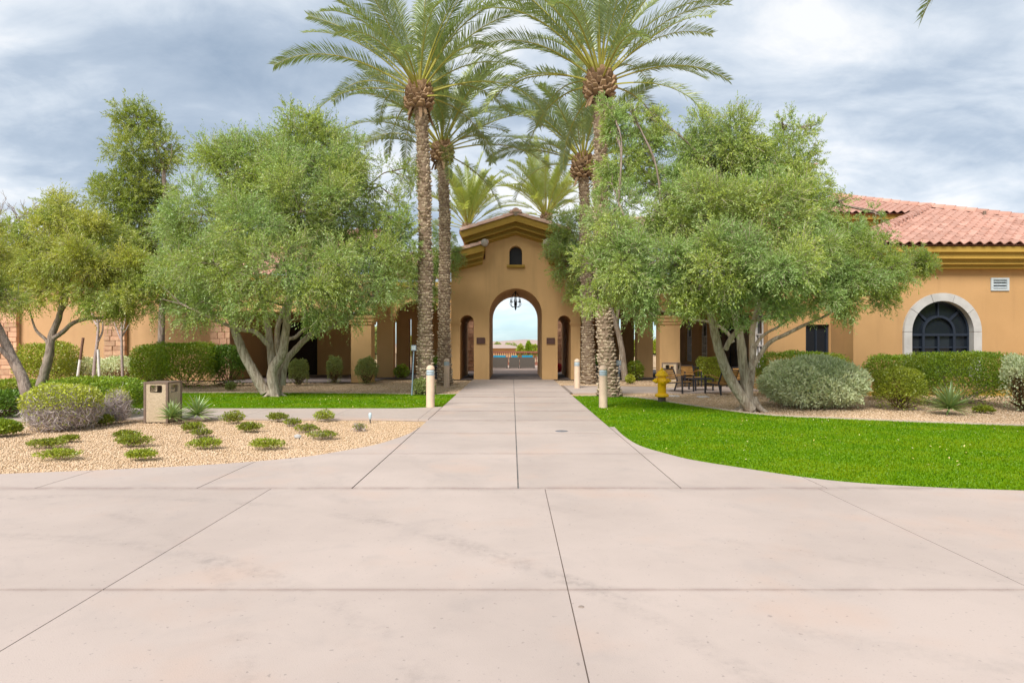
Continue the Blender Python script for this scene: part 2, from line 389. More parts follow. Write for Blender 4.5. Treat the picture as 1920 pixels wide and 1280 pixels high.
M['far_hill'] = m_plain('far_hill', (0.44, 0.32, 0.28), (0.38, 0.29, 0.24), 0.05, 1.0)
M['red_flower'] = m_leaf('red_flower', (0.5, 0.02, 0.03), (0.6, 0.03, 0.06), (0.4, 0.02, 0.03))

def m_bark(name, c1, c2, c3, sc=(9, 9, 1.6)):
    m, n, o = newmat(name); P = geopos(n)
    mpn = N(n, 'ShaderNodeMapping'); mpn.inputs['Scale'].default_value = sc; n.links.new(P, mpn.inputs[0])
    a = noise(n, mpn.outputs[0], 2.0, 6, 0.65, 0.6)
    col = nmix(n, ramp(n, a, 0.35, 0.62), c2, c1)
    col = nmix(n, nmath(n, 'MULTIPLY', ramp(n, noise(n, P, 2.2, 4), 0.5, 0.72), 0.6), col, c3)
    principled(n, o, col, 0.9, 0.15, 0, a, 0.9, 0.05); return m
M['bark'] = m_bark('olive_bark', (0.54, 0.46, 0.37), (0.28, 0.22, 0.165), (0.45, 0.345, 0.23))
M['bark_brown'] = m_bark('brown_bark', (0.36, 0.29, 0.24), (0.18, 0.135, 0.115), (0.29, 0.21, 0.15))
def m_tinted(name, c1, c2, c3, rough=0.85):
    m, n, o = newmat(name); P = geopos(n); t = attr(n)
    col = nmix(n, ramp(n, t, 0.0, 1.0), c1, c2)
    col = nmix(n, nmath(n, 'MULTIPLY', ramp(n, noise(n, P, 9, 4), 0.45, 0.7), 0.5), col, c3)
    principled(n, o, col, rough, 0.2, 0, noise(n, P, 45, 4), 0.5, 0.01); return m
M['palm_bark'] = m_tinted('palm_bark', (0.225, 0.16, 0.11), (0.56, 0.455, 0.325), (0.30, 0.225, 0.16))
M['palm_boot'] = m_tinted('palm_boot', (0.15, 0.085, 0.05), (0.44, 0.295, 0.175), (0.13, 0.08, 0.055))
M['gravel_stone'] = m_tinted('gravel_stone', (0.52, 0.365, 0.225), (0.69, 0.525, 0.365), (0.58, 0.41, 0.265))
M['olive_leaf'] = m_leaf('olive_leaf', (0.31, 0.41, 0.045), (0.56, 0.63, 0.14), (0.41, 0.52, 0.20), 0.42, 0.03, (0.26, 0.46, 0.20))
M['acacia_leaf'] = m_leaf('acacia_leaf', (0.26, 0.35, 0.04), (0.46, 0.50, 0.09), (0.34, 0.42, 0.14), 0.45, 0.03)
M['yellow_leaf'] = m_leaf('yellow_olive_leaf', (0.40, 0.43, 0.04), (0.68, 0.65, 0.13), (0.48, 0.51, 0.16), 0.45, 0.03, (0.28, 0.46, 0.12))
M['twig'] = m_tinted('twig', (0.26, 0.21, 0.15), (0.42, 0.37, 0.27), (0.3, 0.25, 0.18))
M['palm_leaf'] = m_leaf('palm_leaf', (0.14, 0.21, 0.036), (0.36, 0.38, 0.08), (0.26, 0.35, 0.16), 0.32, 0.10)
M['palm_leaf_back'] = m_leaf('palm_leaf_yellow', (0.26, 0.34, 0.035), (0.47, 0.48, 0.07), (0.36, 0.42, 0.11), 0.35, 0.06)
M['petiole'] = m_plain('petiole', (0.38, 0.375, 0.07), (0.33, 0.29, 0.06), 3, 0.6, 0.3)
M['hedge'] = m_leaf('hedge_leaf', (0.14, 0.25, 0.009), (0.38, 0.52, 0.022), (0.20, 0.31, 0.03), 0.25, 0.04, (0.36, 0.38, 0.03))
M['hedge_dark'] = m_leaf('dark_hedge_leaf', (0.085, 0.19, 0.016), (0.22, 0.36, 0.03), (0.13, 0.22, 0.04), 0.2, 0.04)
M['hedge_yellow'] = m_leaf('yellow_hedge_leaf', (0.25, 0.33, 0.02), (0.48, 0.52, 0.04), (0.30, 0.34, 0.055), 0.3, 0.04)
M['sage'] = m_leaf('sage_leaf', (0.54, 0.64, 0.34), (0.84, 0.88, 0.58), (0.70, 0.76, 0.50), 0.15, 0.02)
M['sage_green'] = m_leaf('grey_green_leaf', (0.22, 0.28, 0.06), (0.42, 0.46, 0.13), (0.34, 0.39, 0.17), 0.25, 0.03)
M['lime'] = m_leaf('lime_leaf', (0.38, 0.44, 0.03), (0.64, 0.66, 0.07), (0.42, 0.46, 0.09), 0.3, 0.03)
M['lantana'] = m_leaf('lantana_leaf', (0.17, 0.23, 0.015), (0.40, 0.43, 0.04), (0.24, 0.27, 0.04), 0.3, 0.03)
M['grey_twig'] = m_tinted('grey_twig', (0.40, 0.335, 0.32), (0.64, 0.55, 0.52), (0.46, 0.39, 0.37))
M['brown_twig'] = m_tinted('brown_twig', (0.10, 0.065, 0.03), (0.21, 0.135, 0.06), (0.14, 0.09, 0.045))
M['yucca'] = m_leaf('yucca_leaf', (0.17, 0.28, 0.08), (0.38, 0.48, 0.16), (0.26, 0.34, 0.12), 0.15, 0.08)
M['grass'] = m_leaf('grass_blade', (0.105, 0.255, 0.002), (0.245, 0.40, 0.003), (0.17, 0.32, 0.004), 0.4, 0.01, (0.38, 0.44, 0.010))
M['dry_leaf'] = m_tinted('dry_leaf', (0.58, 0.50, 0.12), (0.74, 0.68, 0.36), (0.50, 0.30, 0.10))

def m_ground(name, c1, c2, c3):
    m, n, o = newmat(name); P = geopos(n)
    v = N(n, 'ShaderNodeTexVoronoi'); v.inputs['Scale'].default_value = 42; n.links.new(P, v.inputs['Vector'])
    s = N(n, 'ShaderNodeSeparateColor'); n.links.new(v.outputs['Color'], s.inputs[0])
    col = nmix(n, s.outputs[0], c1, c2)
    col = nmix(n, nmath(n, 'MULTIPLY', ramp(n, noise(n, P, 0.9, 5), 0.45, 0.7), 0.5), col, c3)
    inv = nmath(n, 'SUBTRACT', 1.0, v.outputs['Distance'])
    principled(n, o, col, 0.95, 0.1, 0, inv, 0.9, 0.02); return m
M['gravel'] = m_ground('gravel', (0.48, 0.325, 0.185), (0.66, 0.485, 0.31), (0.56, 0.39, 0.24))
def m_turf():
    m, n, o = newmat('turf'); P = geopos(n)
    col = nmix(n, ramp(n, noise(n, P, 1.1, 4), 0.35, 0.65), (0.07, 0.21, 0.002), (0.12, 0.27, 0.003))
    col = nmix(n, nmath(n, 'MULTIPLY', ramp(n, noise(n, P, 160, 2, .7), 0.4, 0.7), 0.5), col, (0.012, 0.09, 0.002))
    principled(n, o, col, 0.95, 0.1, 0, noise(n, P, 130, 3, 0.7), 0.9, 0.03); return m
M['turf'] = m_turf()
def m_glass(name, c=(0.012, 0.016, 0.022)):
    m, n, o = newmat(name); P = geopos(n)
    principled(n, o, c, 0.05, 0.35, 0, noise(n, P, 1.5, 2), 0.03, 0.02); return m
M['glass'] = m_glass('dark_glass')

# ------------------------------------------------------------------ ground, paving, lawns
def poly_mesh(name, pts, z, mat, parent=None, kind=None, label=None, thick=0.0, bev=0.0):
    bm = bmesh.new(); vs = [bm.verts.new((p[0], p[1], z)) for p in pts]
    ed = [bm.edges.new((vs[i], vs[(i+1) % len(vs)])) for i in range(len(vs))]
    bmesh.ops.triangle_fill(bm, use_beauty=True, edges=ed)
    bmesh.ops.recalc_face_normals(bm, faces=bm.faces[:])
    for f in bm.faces:
        if f.normal.z < 0: f.normal_flip()
    if thick:
        be = [e_ for e_ in bm.edges if e_.is_boundary]
        if bev:      # rounded arris: drop a skirt in two steps
            cen = Vector((sum(p[0] for p in pts)/len(pts), sum(p[1] for p in pts)/len(pts), z))
        r = bmesh.ops.extrude_edge_only(bm, edges=be)
        nv = [g for g in r['geom'] if isinstance(g, bmesh.types.BMVert)]
        for v in nv: v.co.z -= thick
    me = bpy.data.meshes.new(name); bm.to_mesh(me); bm.free()
    return link(name, me, mat, parent, kind, label)
def clip(poly, a, b, c):
    """keep a*x + b*y <= c"""
    out = []
    for i in range(len(poly)):
        p, q = poly[i], poly[(i+1) % len(poly)]
        dp, dq = a*p[0]+b*p[1]-c, a*q[0]+b*q[1]-c
        if dp <= 0: out.append(p)
        if (dp < 0 < dq) or (dq < 0 < dp):
            t = dp/(dp-dq); out.append((p[0]+(q[0]-p[0])*t, p[1]+(q[1]-p[1])*t))
    return out
def cell(poly, x0, x1, y0, y1):
    for a, b, c in ((-1, 0, -x0), (1, 0, x1), (0, -1, -y0), (0, 1, y1)):
        poly = clip(poly, a, b, c)
        if len(poly) < 3: return []
    out = []
    for p in poly:
        if not out or (abs(p[0]-out[-1][0])+abs(p[1]-out[-1][1])) > 1e-4: out.append(p)
    if len(out) > 2 and abs(out[0][0]-out[-1][0])+abs(out[0][1]-out[-1][1]) < 1e-4: out.pop()
    ar = 0.5*sum(out[i][0]*out[(i+1) % len(out)][1]-out[(i+1) % len(out)][0]*out[i][1] for i in range(len(out)))
    return out if len(out) > 2 and abs(ar) > 0.004 else []
def curve(pxs, n=5): return [(p.x, p.y) for p in smooth_path([gp(x, y) for x, y in pxs], n)]

XL, XC, XR = -1.78, 0.07, 1.88                 # edges and middle joint of the walk
Y0 = 7.29
gnd = poly_mesh('ground', [(-700, -200), (700, -200), (700, 1500), (-700, 1500)], -0.05, M['gravel'], kind='structure')

left_edge = curve([(786, 800), (770, 811), (735, 824), (700, 834), (640, 845), (560, 857), (400, 870), (200, 880), (0, 888)])
left_edge = left_edge + [(-12.0, 8.0), (-30.0, 7.0)]
right_edge = curve([(1152, 800), (1170, 817), (1200, 835), (1250, 850), (1300, 862), (1400, 878), (1500, 893), (1600, 904), (1750, 913), (1920, 919)])
right_edge = right_edge + [(12.0, 6.9), (30.0, 6.2)]
plaza_poly = [(XL, left_edge[0][1])] + left_edge + [(-30, -10), (30, -10)] + right_edge[::-1] + [(XR, right_edge[0][1])]

base = poly_mesh('plaza', [(p[0], p[1]) for p in plaza_poly], -0.018, M['joint'], kind='structure')
g = 0.0038
xs = [-20.85, -14.79, -8.73, -5.70, -2.67, 0.365, 3.40, 6.43, 9.46, 15.5, 21.5]
ys = [-8.0, -4.8, -1.76, 1.26, 4.28, Y0]
for i in range(len(xs)-1):
    for j in range(len(ys)-1):
        c = cell(plaza_poly, xs[i]+g, xs[i+1]-g, ys[j]+.008, ys[j+1]-.008)
        if c: poly_mesh('slab', c, 0.0, M['concrete'], base, thick=0.05)
xs2 = [-26, -20, -14, -8.6, -5.3, -3.5, XL]
for i in range(len(xs2)-1):
    for (ya, yb) in ((Y0, 9.6), (9.6, 11.78), (11.78, 13.0)):
        c = cell(plaza_poly, xs2[i]+g, xs2[i+1]-2*g, ya+g, yb-g)
        if c: poly_mesh('slab', c, 0.0, M['concrete'], base, thick=0.05)
xs3 = [XR, 3.5, 6.5, 10, 16, 24]
for i in range(len(xs3)-1):
    for (ya, yb) in ((Y0, 9.6), (9.6, 13.0)):
        c = cell(plaza_poly, xs3[i]+2*g, xs3[i+1]-g, ya+g, yb-g)
        if c: poly_mesh('slab', c, 0.0, M['concrete'], base, thick=0.05)
walk = poly_mesh('walkway', [(XL, Y0), (XR, Y0), (XR, 29.75), (XL, 29.75)], -0.012, M['sealant'], kind='structure')
wy = [Y0, 9.6, 11.78, 13.76, 15.74, 17.9, 19.9, 21.9, 23.9, 26.2, 29.75]
for j in range(len(wy)-1):
    gg = 0.012 if j < 1 else 0.018
    for x0, x1 in ((XL+0.008, XC-0.009), (XC+0.009, XR-0.008)):
        poly_mesh('slab', [(x0, wy[j]+gg), (x1, wy[j]+gg), (x1, wy[j+1]-gg), (x0, wy[j+1]-gg)], 0.0, M['concrete'], walk, thick=0.05)
# rust and drain marks on the walk
mb = MB(); p = gp(1053, 808); mb.lathe([(0.0, 0.0045), (0.115, 0.004), (0.12, 0.001)], p, 20); dc = mb.build('drain_cover', M['cover']); tagit(dc, 'small dark metal cover set flush in the right lane of the walk', 'drain cover')
p = gp(1090, 1137); mb = MB(); mb.lathe([(0.0, 0.004), (0.016, 0.0035), (0.02, 0.0005)], p, 9)
dc = mb.build('gum_spot', M['joint']); tagit(dc, 'black gum spot on the front slab right of the long joint', 'gum spot')

# left path across the lawn
pa = [gp(826, 763), gp(787, 785)]
path_poly = [(XL-0.012, gp(826, 762).y), (XL-0.012, gp(790, 786).y)] + curve([(700, 784), (560, 784), (420, 783), (250, 783), (60, 786), (-300, 800)]) + curve([(-300, 775), (60, 767), (250, 765), (420, 765), (600, 765), (760, 765)])
pbase = poly_mesh('path', path_poly, -0.016, M['joint'], kind='structure')
for x0 in range(-24, -1, 2):
    c = cell(path_poly, x0+g, min(x0+2, XL)-g, 0, 40)
    if c: poly_mesh('slab', c, -0.003, M['concrete_path'], pbase, thick=0.04)
# path on the right, under the chairs, and its continuation
rp_poly = [(XR+0.012, gY(722)), (XR+0.012, gY(736))] + curve([(1100, 735.5), (1240, 735), (1300, 735.5), (1420, 732), (1700, 727)], 3) + [(14, 26.5)] + curve([(1700, 719), (1420, 723), (1300, 725), (1200, 724)], 3)
pb2 = poly_mesh('path', rp_poly, -0.016, M['joint'], kind='structure')
for x0 in range(2, 14, 2):
    c = cell(rp_poly, max(x0, XR+0.02)+g, x0+2-g, 0, 40)
    if c: poly_mesh('slab', c, -0.003, M['concrete_path'], pb2, thick=0.04)
# porch floors and court beyond the gate
for (x0, x1, y0, y1) in ((-12.4, XL-0.6, 30.2, 46), (XR+0.9, 9, 30.2, 46)):
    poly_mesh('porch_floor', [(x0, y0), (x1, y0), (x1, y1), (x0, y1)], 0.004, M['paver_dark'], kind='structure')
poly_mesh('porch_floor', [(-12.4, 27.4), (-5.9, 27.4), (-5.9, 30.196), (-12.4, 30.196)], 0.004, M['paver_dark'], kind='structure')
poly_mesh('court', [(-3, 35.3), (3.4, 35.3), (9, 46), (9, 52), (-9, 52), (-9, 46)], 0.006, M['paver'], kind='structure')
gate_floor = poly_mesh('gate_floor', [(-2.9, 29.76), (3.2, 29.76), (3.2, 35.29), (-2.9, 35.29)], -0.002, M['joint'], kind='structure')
pm = {}
def paver(x, y, w, d, mat, par, z=0.004):
    k = (round(w, 3), round(d, 3), mat.name)
    if k not in pm:
        b = MB(); b.box(-w/2, w/2, -d/2, d/2, -0.03, 0.0); pm[k] = b.mesh('paver'); pm[k].materials.append(mat)
    o = bpy.data.objects.new('paver', pm[k]); COL.objects.link(o); o.parent = par; o.location = (x, y, z+rnd.uniform(-.002, .002)); return o
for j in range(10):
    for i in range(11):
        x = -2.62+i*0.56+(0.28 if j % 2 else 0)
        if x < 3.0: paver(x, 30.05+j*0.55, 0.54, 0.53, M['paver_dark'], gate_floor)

# lawns
far_r = curve([(1086, 741.5), (1130, 741), (1180, 743), (1230, 749), (1290, 758), (1340, 765), (1400, 773), (1470, 779), (1560, 783), (1700, 789), (1920, 797), (2150, 805)])
far_r += [(18.0, 11.0), (30, 10)]
lawn_r = [(XR+0.01, far_r[0][1])] + [(XR+0.012, right_edge[0][1])] + right_edge + far_r[::-1]
lawn1 = poly_mesh('lawn', lawn_r, -0.012, M['turf'], kind='structure')
far_l = curve([(-300, 742), (60, 739), (258, 737), (400, 735.5), (560, 736), (700, 737), (800, 738.5), (856, 738)])
near_l = curve([(828, 762), (760, 764.5), (600, 764.5), (420, 764.5), (250, 764.5), (60, 766), (-300, 774)])
lawn_l = far_l + [(XL-0.012, gY(738)), (XL-0.012, gY(762))] + near_l
lawn2 = poly_mesh('lawn', lawn_l, -0.012, M['turf'], kind='structure')
def strip(name, pts, w, z, mat, h=0.06):
    b = MB(); n = len(pts); L_, R_ = [], []
    for i in range(n):
        a, c = Vector((*pts[max(i-1, 0)], 0)), Vector((*pts[min(i+1, n-1)], 0)); d = (c-a).normalized(); nn = Vector((-d.y, d.x, 0))
        L_.append(Vector((*pts[i], z))+nn*w/2); R_.append(Vector((*pts[i], z))-nn*w/2)
    dn = Vector((0, 0, -h)); vs = L_+R_+[p+dn for p in L_]+[p+dn for p in R_]
    fs = []
    for i in range(n-1): fs += [(i, n+i, n+i+1, i+1), (i, i+1, 2*n+i+1, 2*n+i), (n+i, 3*n+i, 3*n+i+1, n+i+1)]
    b.add(vs, fs); return b.build(name, mat, kind='structure')
strip('kerb_strip', far_r[:-1], 0.13, 0.012, M['kerb'])
strip('kerb_strip', far_l, 0.11, 0.010, M['kerb'])

def inside(poly, X, Y):
    c = np.zeros(len(X), bool); n = len(poly)
    for i in range(n):
        x1, y1 = poly[i]; x2, y2 = poly[(i+1) % n]
        if y1 == y2: continue
        m_ = ((y1 > Y) != (y2 > Y)) & (X < (x2-x1)*(Y-y1)/(y2-y1)+x1); c ^= m_
    return c
def scatter_px(poly, n, x0, x1, y0, y1, pw=1.0):
    """points on the ground, denser near the viewer"""
    Yv = 1.0/RG.uniform(1/y1, 1/y0, n)**pw if pw != 1 else 1.0/RG.uniform(1.0/y1, 1.0/y0, n)
    X = RG.uniform(x0, x1, n)
    k = inside(poly, X, Yv); return X[k], Yv[k]
def grass(name, poly, n, x0, x1, y0, y1, parent, h=0.027):
    X, Yv = scatter_px(poly, n, x0, x1, y0, y1); m_ = len(X)
    P = np.stack([X, Yv, np.full(m_, -0.014)], 1)
    a = RG.uniform(0, 2*PI, m_); lean = RG.uniform(0.05, 0.9, m_)
    D = nrm(np.stack([np.cos(a)*lean, np.sin(a)*lean, np.ones(m_)], 1))
    hh = h*RG.uniform(0.6, 1.25, m_); wv = RG.uniform(0.004, 0.008, m_)*(1+Yv/14)
    sd_ = np.stack([-np.sin(a), np.cos(a), np.zeros(m_)], 1)
    V = np.stack([P-sd_*wv[:, None], P+sd_*wv[:, None], P+D*hh[:, None]], 1).reshape(-1, 3)
    me = np_mesh(name, V, np.arange(3*m_).reshape(m_, 3), np.repeat(RG.normal(0.5, 0.28, m_), 3))
    o = link(name, me, M['grass'], None, 'stuff'); return o
tagit(grass('grass', lawn_r, 260000, 1.8, 13.5, 7.0, 21.0, lawn1), 'mown green grass of the lawn right of the walk', 'grass')
tagit(grass('grass', lawn_l, 90000, -15.0, -1.7, 16.4, 22.0, lawn2), 'mown green grass strip left of the walk under the olive tree', 'grass')
def litter(name, poly, n, x0, x1, y0, y1, s=0.05):
    X = RG.uniform(x0, x1, n); Yv = RG.uniform(y0, y1, n); k = inside(poly, X, Yv); X, Yv = X[k], Yv[k]; m_ = len(X)
    P = np.stack([X, Yv, np.full(m_, 0.022)], 1); a = RG.uniform(0, 6.3, m_)
    D = nrm(np.stack([np.cos(a), np.sin(a), RG.normal(0, 0.25, m_)], 1)); up = np.tile([0.1, 0.1, 1.0], (m_, 1))
    V, Q, t = kites(P, D, s*RG.uniform(0.6, 1.3, m_), s*0.42*RG.uniform(0.7, 1.3, m_), RG.uniform(0, 1, m_), 0, up)
    return link(name, np_mesh(name, V, Q, t), M['dry_leaf'], None, 'stuff')
tagit(litter('fallen_leaves', lawn_r, 560, 1.9, 10, 8.5, 19, 0.052), 'pale fallen leaves scattered on the right lawn under the olive', 'fallen leaves')
tagit(litter('fallen_leaves', lawn_l, 380, -12, -2, 16.6, 21, 0.06), 'pale fallen leaves scattered on the left lawn strip', 'fallen leaves')

# loose gravel
bed_l = [(XL-0.02, left_edge[0][1])] + left_edge[:-1] + [(-14, 14.2)] + [(p[0], p[1]-0.02) for p in curve([(-300, 801), (60, 787), (250, 784), (420, 784), (560, 785), (700, 785), (788, 787)])]
bed_r = far_r[:-1] + [(16, 24), (9, 24), (6, 22.6), (3.5, 22.2)] + curve([(1240, 737), (1100, 737)], 2)
bed_c = [(XL-0.02, 22.0), (XL-0.02, 29.5), (-6, 29.5), (-12, 27), (-14, 22.0)]
bed_d = [(XR+0.02, 26.3), (XR+0.02, 29.5), (6, 29.5), (7, 26.3)]
def stones(name, poly, n, x0, x1, y0, y1, s0, s1, zb=-0.05):
    X, Yv = scatter_px(poly, n, x0, x1, y0, y1); m_ = len(X)
    c = np.stack([X, Yv, np.full(m_, zb)+RG.uniform(0.0, 0.014, m_)], 1)
    s = RG.uniform(s0, s1, m_)
    A = nrm(RG.normal(size=(m_, 3))); B = nrm(np.cross(A, RG.normal(size=(m_, 3)))); Cc = np.cross(A, B)
    a, b, d = s*RG.uniform(0.7, 1.3, m_), s*RG.uniform(0.6, 1.1, m_), s*RG.uniform(0.45, 0.9, m_)
    V = np.stack([c+A*a[:, None], c-A*a[:, None], c+B*b[:, None], c-B*b[:, None], c+Cc*d[:, None], c-Cc*d[:, None]], 1).reshape(-1, 3)
    tri = np.array([(0, 2, 4), (2, 1, 4), (1, 3, 4), (3, 0, 4), (2, 0, 5), (1, 2, 5), (3, 1, 5), (0, 3, 5)])
    Q = (np.arange(m_)[:, None, None]*6+tri[None]).reshape(-1, 3)
    return link(name, np_mesh(name, V, Q, np.repeat(RG.uniform(0, 1, m_), 6)), M['gravel_stone'], None, 'stuff')
tagit(stones('gravel_bed', bed_l, 80000, -13, -1.7, 8.0, 14.4, 0.009, 0.021), 'tan crushed gravel of the planting bed in the left foreground', 'gravel')
tagit(stones('gravel_bed', bed_r, 34000, 3, 16, 13.0, 24.0, 0.016, 0.032), 'tan crushed gravel between the right lawn and the building', 'gravel')
tagit(stones('gravel_bed', bed_c, 22000, -14, -1.7, 22.0, 29.5, 0.02, 0.035), 'tan crushed gravel behind the left lawn strip', 'gravel')
tagit(stones('gravel_bed', bed_d, 7000, 1.8, 7, 26.3, 29.5, 0.02, 0.035), 'tan crushed gravel right of the gate around the far palm', 'gravel')

# far land seen through the gate
b = MB()
def ridge(y, zs, x0, x1):
    n = len(zs); vs = [(x0+(x1-x0)*i/(n-1), y, z) for i, z in enumerate(zs)] + [(x0+(x1-x0)*i/(n-1), y-90, -0.3) for i in range(n)] + [(x0+(x1-x0)*i/(n-1), y+200, -0.3) for i in range(n)]
    fs = [(n+i, n+i+1, i+1, i) for i in range(n-1)] + [(i, i+1, 2*n+i+1, 2*n+i) for i in range(n-1)]
    b.add(vs, fs, True)
ridge(420, [3.0+1.3*math.sin(i*0.9)+rnd.uniform(-.6, .6) for i in range(60)], -500, 500)
b.build('hills', M['far_hill'], kind='structure')

# ------------------------------------------------------------------ roof pieces
TW, TC = 0.31, 0.36            # tile width, exposed course
def s_tile(w=TW, L=TC+0.07, amp=0.048):
    b = MB(); n = 8; top, low = [], []
    for i in range(n+1):
        x = -w/2+w*i/n; z = amp*math.cos(2*PI*i/n)*0.9+amp
        low.append((x, 0, z+0.026)); top.append((x, L, z))
    lip = [(x, 0.0, z-0.022) for x, y, z in low]
    b.add(low+top, [(i, i+1, n+1+i+1, n+1+i) for i in range(n)], True)
    b.add(low+lip, [(n+1+i, n+1+i+1, i+1, i) for i in range(n)])
    return b.mesh('roof_tile')
TILE = s_tile(); TILE.materials.append(M['tile'])
def barrel(r=0.165, L=0.44):
    b = MB(); n = 7; A, B_ = [], []
    for i in range(n+1):
        a = PI*i/n; A.append((r*1.1*math.cos(a), 0, r*1.1*math.sin(a))); B_.append((r*0.92*math.cos(a), L, r*0.92*math.sin(a)))
    b.add(A+B_, [(i, n+1+i, n+1+i+1, i+1) for i in range(n)], True)
    b.add(A+[(0, 0.0, 0)], [(i, i+1, n+1) for i in range(n)]); b.add(B_+[(0, L, 0)], [(i+1, i, n+1) for i in range(n)])
    return b.mesh('ridge_tile')
BARREL = barrel(); BARREL.materials.append(M['tile_pale'])
def frame_of(ex, eu, o):
    ex, eu = Vector(ex).normalized(), Vector(eu).normalized(); n = ex.cross(eu).normalized()
    m = Matrix((ex, eu, n)).transposed().to_4x4(); m.translation = Vector(o); return m
def put(name, me, m, parent):
    o = bpy.data.objects.new(name, me); COL.objects.link(o); o.parent = parent
    if parent.type == 'EMPTY': o.matrix_parent_inverse = parent.matrix_basis.inverted()
    o.matrix_basis = m; return o
def tile_field(o, ex, eu, rows, x0f, x1f, parent, name='tile_field', limit=0):
    """Courses of tiles; the first `limit` as objects, the rest joined."""
    ex, eu = Vector(ex).normalized(), Vector(eu).normalized(); o = Vector(o); b = MB(); k = 0
    tv = [v.co.copy() for v in TILE.vertices]; tf = [tuple(p.vertices) for p in TILE.polygons]
    for j in range(rows):
        u = j*TC; a, c = x0f(u), x1f(u); i0 = math.ceil(a/TW); i1 = math.floor(c/TW)
        for i in range(i0, i1+1):
            m = frame_of(ex, eu, o + ex*(i*TW) + eu*u)
            if k < limit:
                m = m @ Matrix.Rotation(rnd.uniform(-.012, .012), 4, 'Z') @ T((0, rnd.uniform(-.012, .012), rnd.uniform(0, .008)))
                put('roof_tile', TILE, m, parent)
            else: b.add([m @ v for v in tv], tf, True)
            k += 1
    if b.v: b.build(name, M['tile'], parent, 'stuff')
def cap_line(a, c, parent, me=BARREL, step=0.36, up=(0, 0, 1), z=0.0):
    a, c = Vector(a), Vector(c); d = (c-a); L = d.length; d.normalize(); n = int(L/step)+1
    x = d.cross(Vector(up)).normalized(); nn = x.cross(d)
    for i in range(n):
        m = Matrix((x, d, nn)).transposed().to_4x4(); m.translation = a + d*(i*step) + nn*(z+rnd.uniform(0, .01))
        put('ridge_tile', me, m, parent)
def cornice(path, levels, y, mat, parent, kl=0.5, kr=0.5, name='cornice'):
    """Moulding following a line in the wall plane: levels = (drop0, drop1, projection)."""
    for d0, d1, pr in levels:
        b = MB(); up, lo = [], []
        for i, (x, z) in enumerate(path):
            for d, lst in ((d0, up), (d1, lo)):
                xx, zz_ = x, z-d
                if i == 0 and kl: xx += kl*d; s_ = (path[1][1]-path[0][1])/(path[1][0]-path[0][0]); zz_ += s_*kl*d
                if i == len(path)-1 and kr: xx -= kr*d; s_ = (path[-1][1]-path[-2][1])/(path[-1][0]-path[-2][0]); zz_ -= s_*kr*d
                lst.append((xx, zz_))
        n = len(path); vs = [(x, y-pr, z) for x, z in up+lo]+[(x, y+0.02, z) for x, z in up+lo]
        fs = []
        for i in range(n-1):
            fs += [(i, n+i, n+i+1, i+1), (2*n+i, 2*n+i+1, 3*n+i+1, 3*n+i), (i, i+1, 2*n+i+1, 2*n+i), (n+i, 3*n+i, 3*n+i+1, n+i+1)]
        fs += [(0, 2*n, 3*n, n), (n-1, 2*n-1, 4*n-1, 3*n-1)]
        b.add(vs, fs); b.build(name, mat, parent)
CORN = [(0.0, 0.235, 0.60), (0.235, 0.31, 0.665), (0.31, 0.465, 0.40), (0.465, 0.54, 0.485), (0.54, 0.665, 0.22), (0.665, 0.735, 0.305), (0.735, 0.80, 0.10)]

# ------------------------------------------------------------------ gatehouse
GY = 29.76; gs = GY/F
def gx(px): return (px-CX)*gs
def gz(py): return H-(py-CY)*gs
gate = thing('gatehouse', 'tan stucco gatehouse with tall open arch and gable at the end of the walk', 'gatehouse', (gx(967), GY, 0))
c0 = gx(967)
def mir(pxs): return pxs + [(2*967-x, y) for x, y in pxs[::-1]]
top = [(gx(x), gz(y)) for x, y in [(1088, 504), (1024, 486), (1024, 454), (967, 434), (910, 454), (910, 486), (846, 504)]]
ol = [(gx(846), 0.0)] + notch(gx(875.5), 13*gs, gz(604), 13.5*gs) + notch(c0, 49.5*gs, gz(590), 49.5*gs) + notch(gx(1058), 12.5*gs, gz(604), 13.0*gs) + [(gx(1088), 0.0)] + top
nich = [(gx(955), gz(497))] + [(gx(979), gz(497))] + [(x, z) for x, z in arch_pts(c0, 12*gs, gz(473), 12*gs, 12)][::-1]
DEPTH = 5.5
plate('wall', ol, [nich], 0.45, T((0, GY, 0)), M['stucco_shade_lifted'], gate)
plate('wall', ol[:-7] + [(gx(1088), gz(506)), (gx(846), gz(506))], [], DEPTH-0.45, T((0, GY+0.45, 0)), M['stucco_shade_lifted'], gate)
b = MB(); b.box(gx(950), gx(984), GY+0.46, GY+0.5, gz(500), gz(455)); b.build('niche_back', M['iron'], gate)
b = MB(); b.box(gx(950), gx(984), GY-0.13, GY+0.01, gz(501), gz(497)); b.box(gx(951), gx(983), GY-0.09, GY+0.01, gz(502.5), gz(501)); b.build('sill', M['stucco_trim'], gate)
upper = [(gx(863), gz(440)), (c0, gz(408)), (gx(1071), gz(440))]
gc = [(a*1.0, b_*1.0, p*1.25) for a, b_, p in CORN]
cornice(upper, gc, GY, M['stucco_trim'], gate, 0.45, 0.45)
lowl = [(gx(818), gz(485)), (gx(911), gz(461))]; lowr = [(gx(1023), gz(461)), (gx(1116), gz(485))]
cornice(lowl, CORN, GY, M['stucco_trim'], gate, 0, 0.2); cornice(lowr, CORN, GY, M['stucco_trim'], gate, 0.2, 0)
roof = MB()
def slope(b, x0, z0, x1, z1, y0, y1, t=0.1): b.add([(x0, y0, z0), (x1, y0, z1), (x1, y1, z1), (x0, y1, z0), (x0, y0, z0-t), (x1, y0, z1-t), (x1, y1, z1-t), (x0, y1, z0-t)], [(0, 1, 2, 3), (7, 6, 5, 4), (0, 4, 5, 1), (1, 5, 6, 2), (2, 6, 7, 3), (3, 7, 4, 0)])
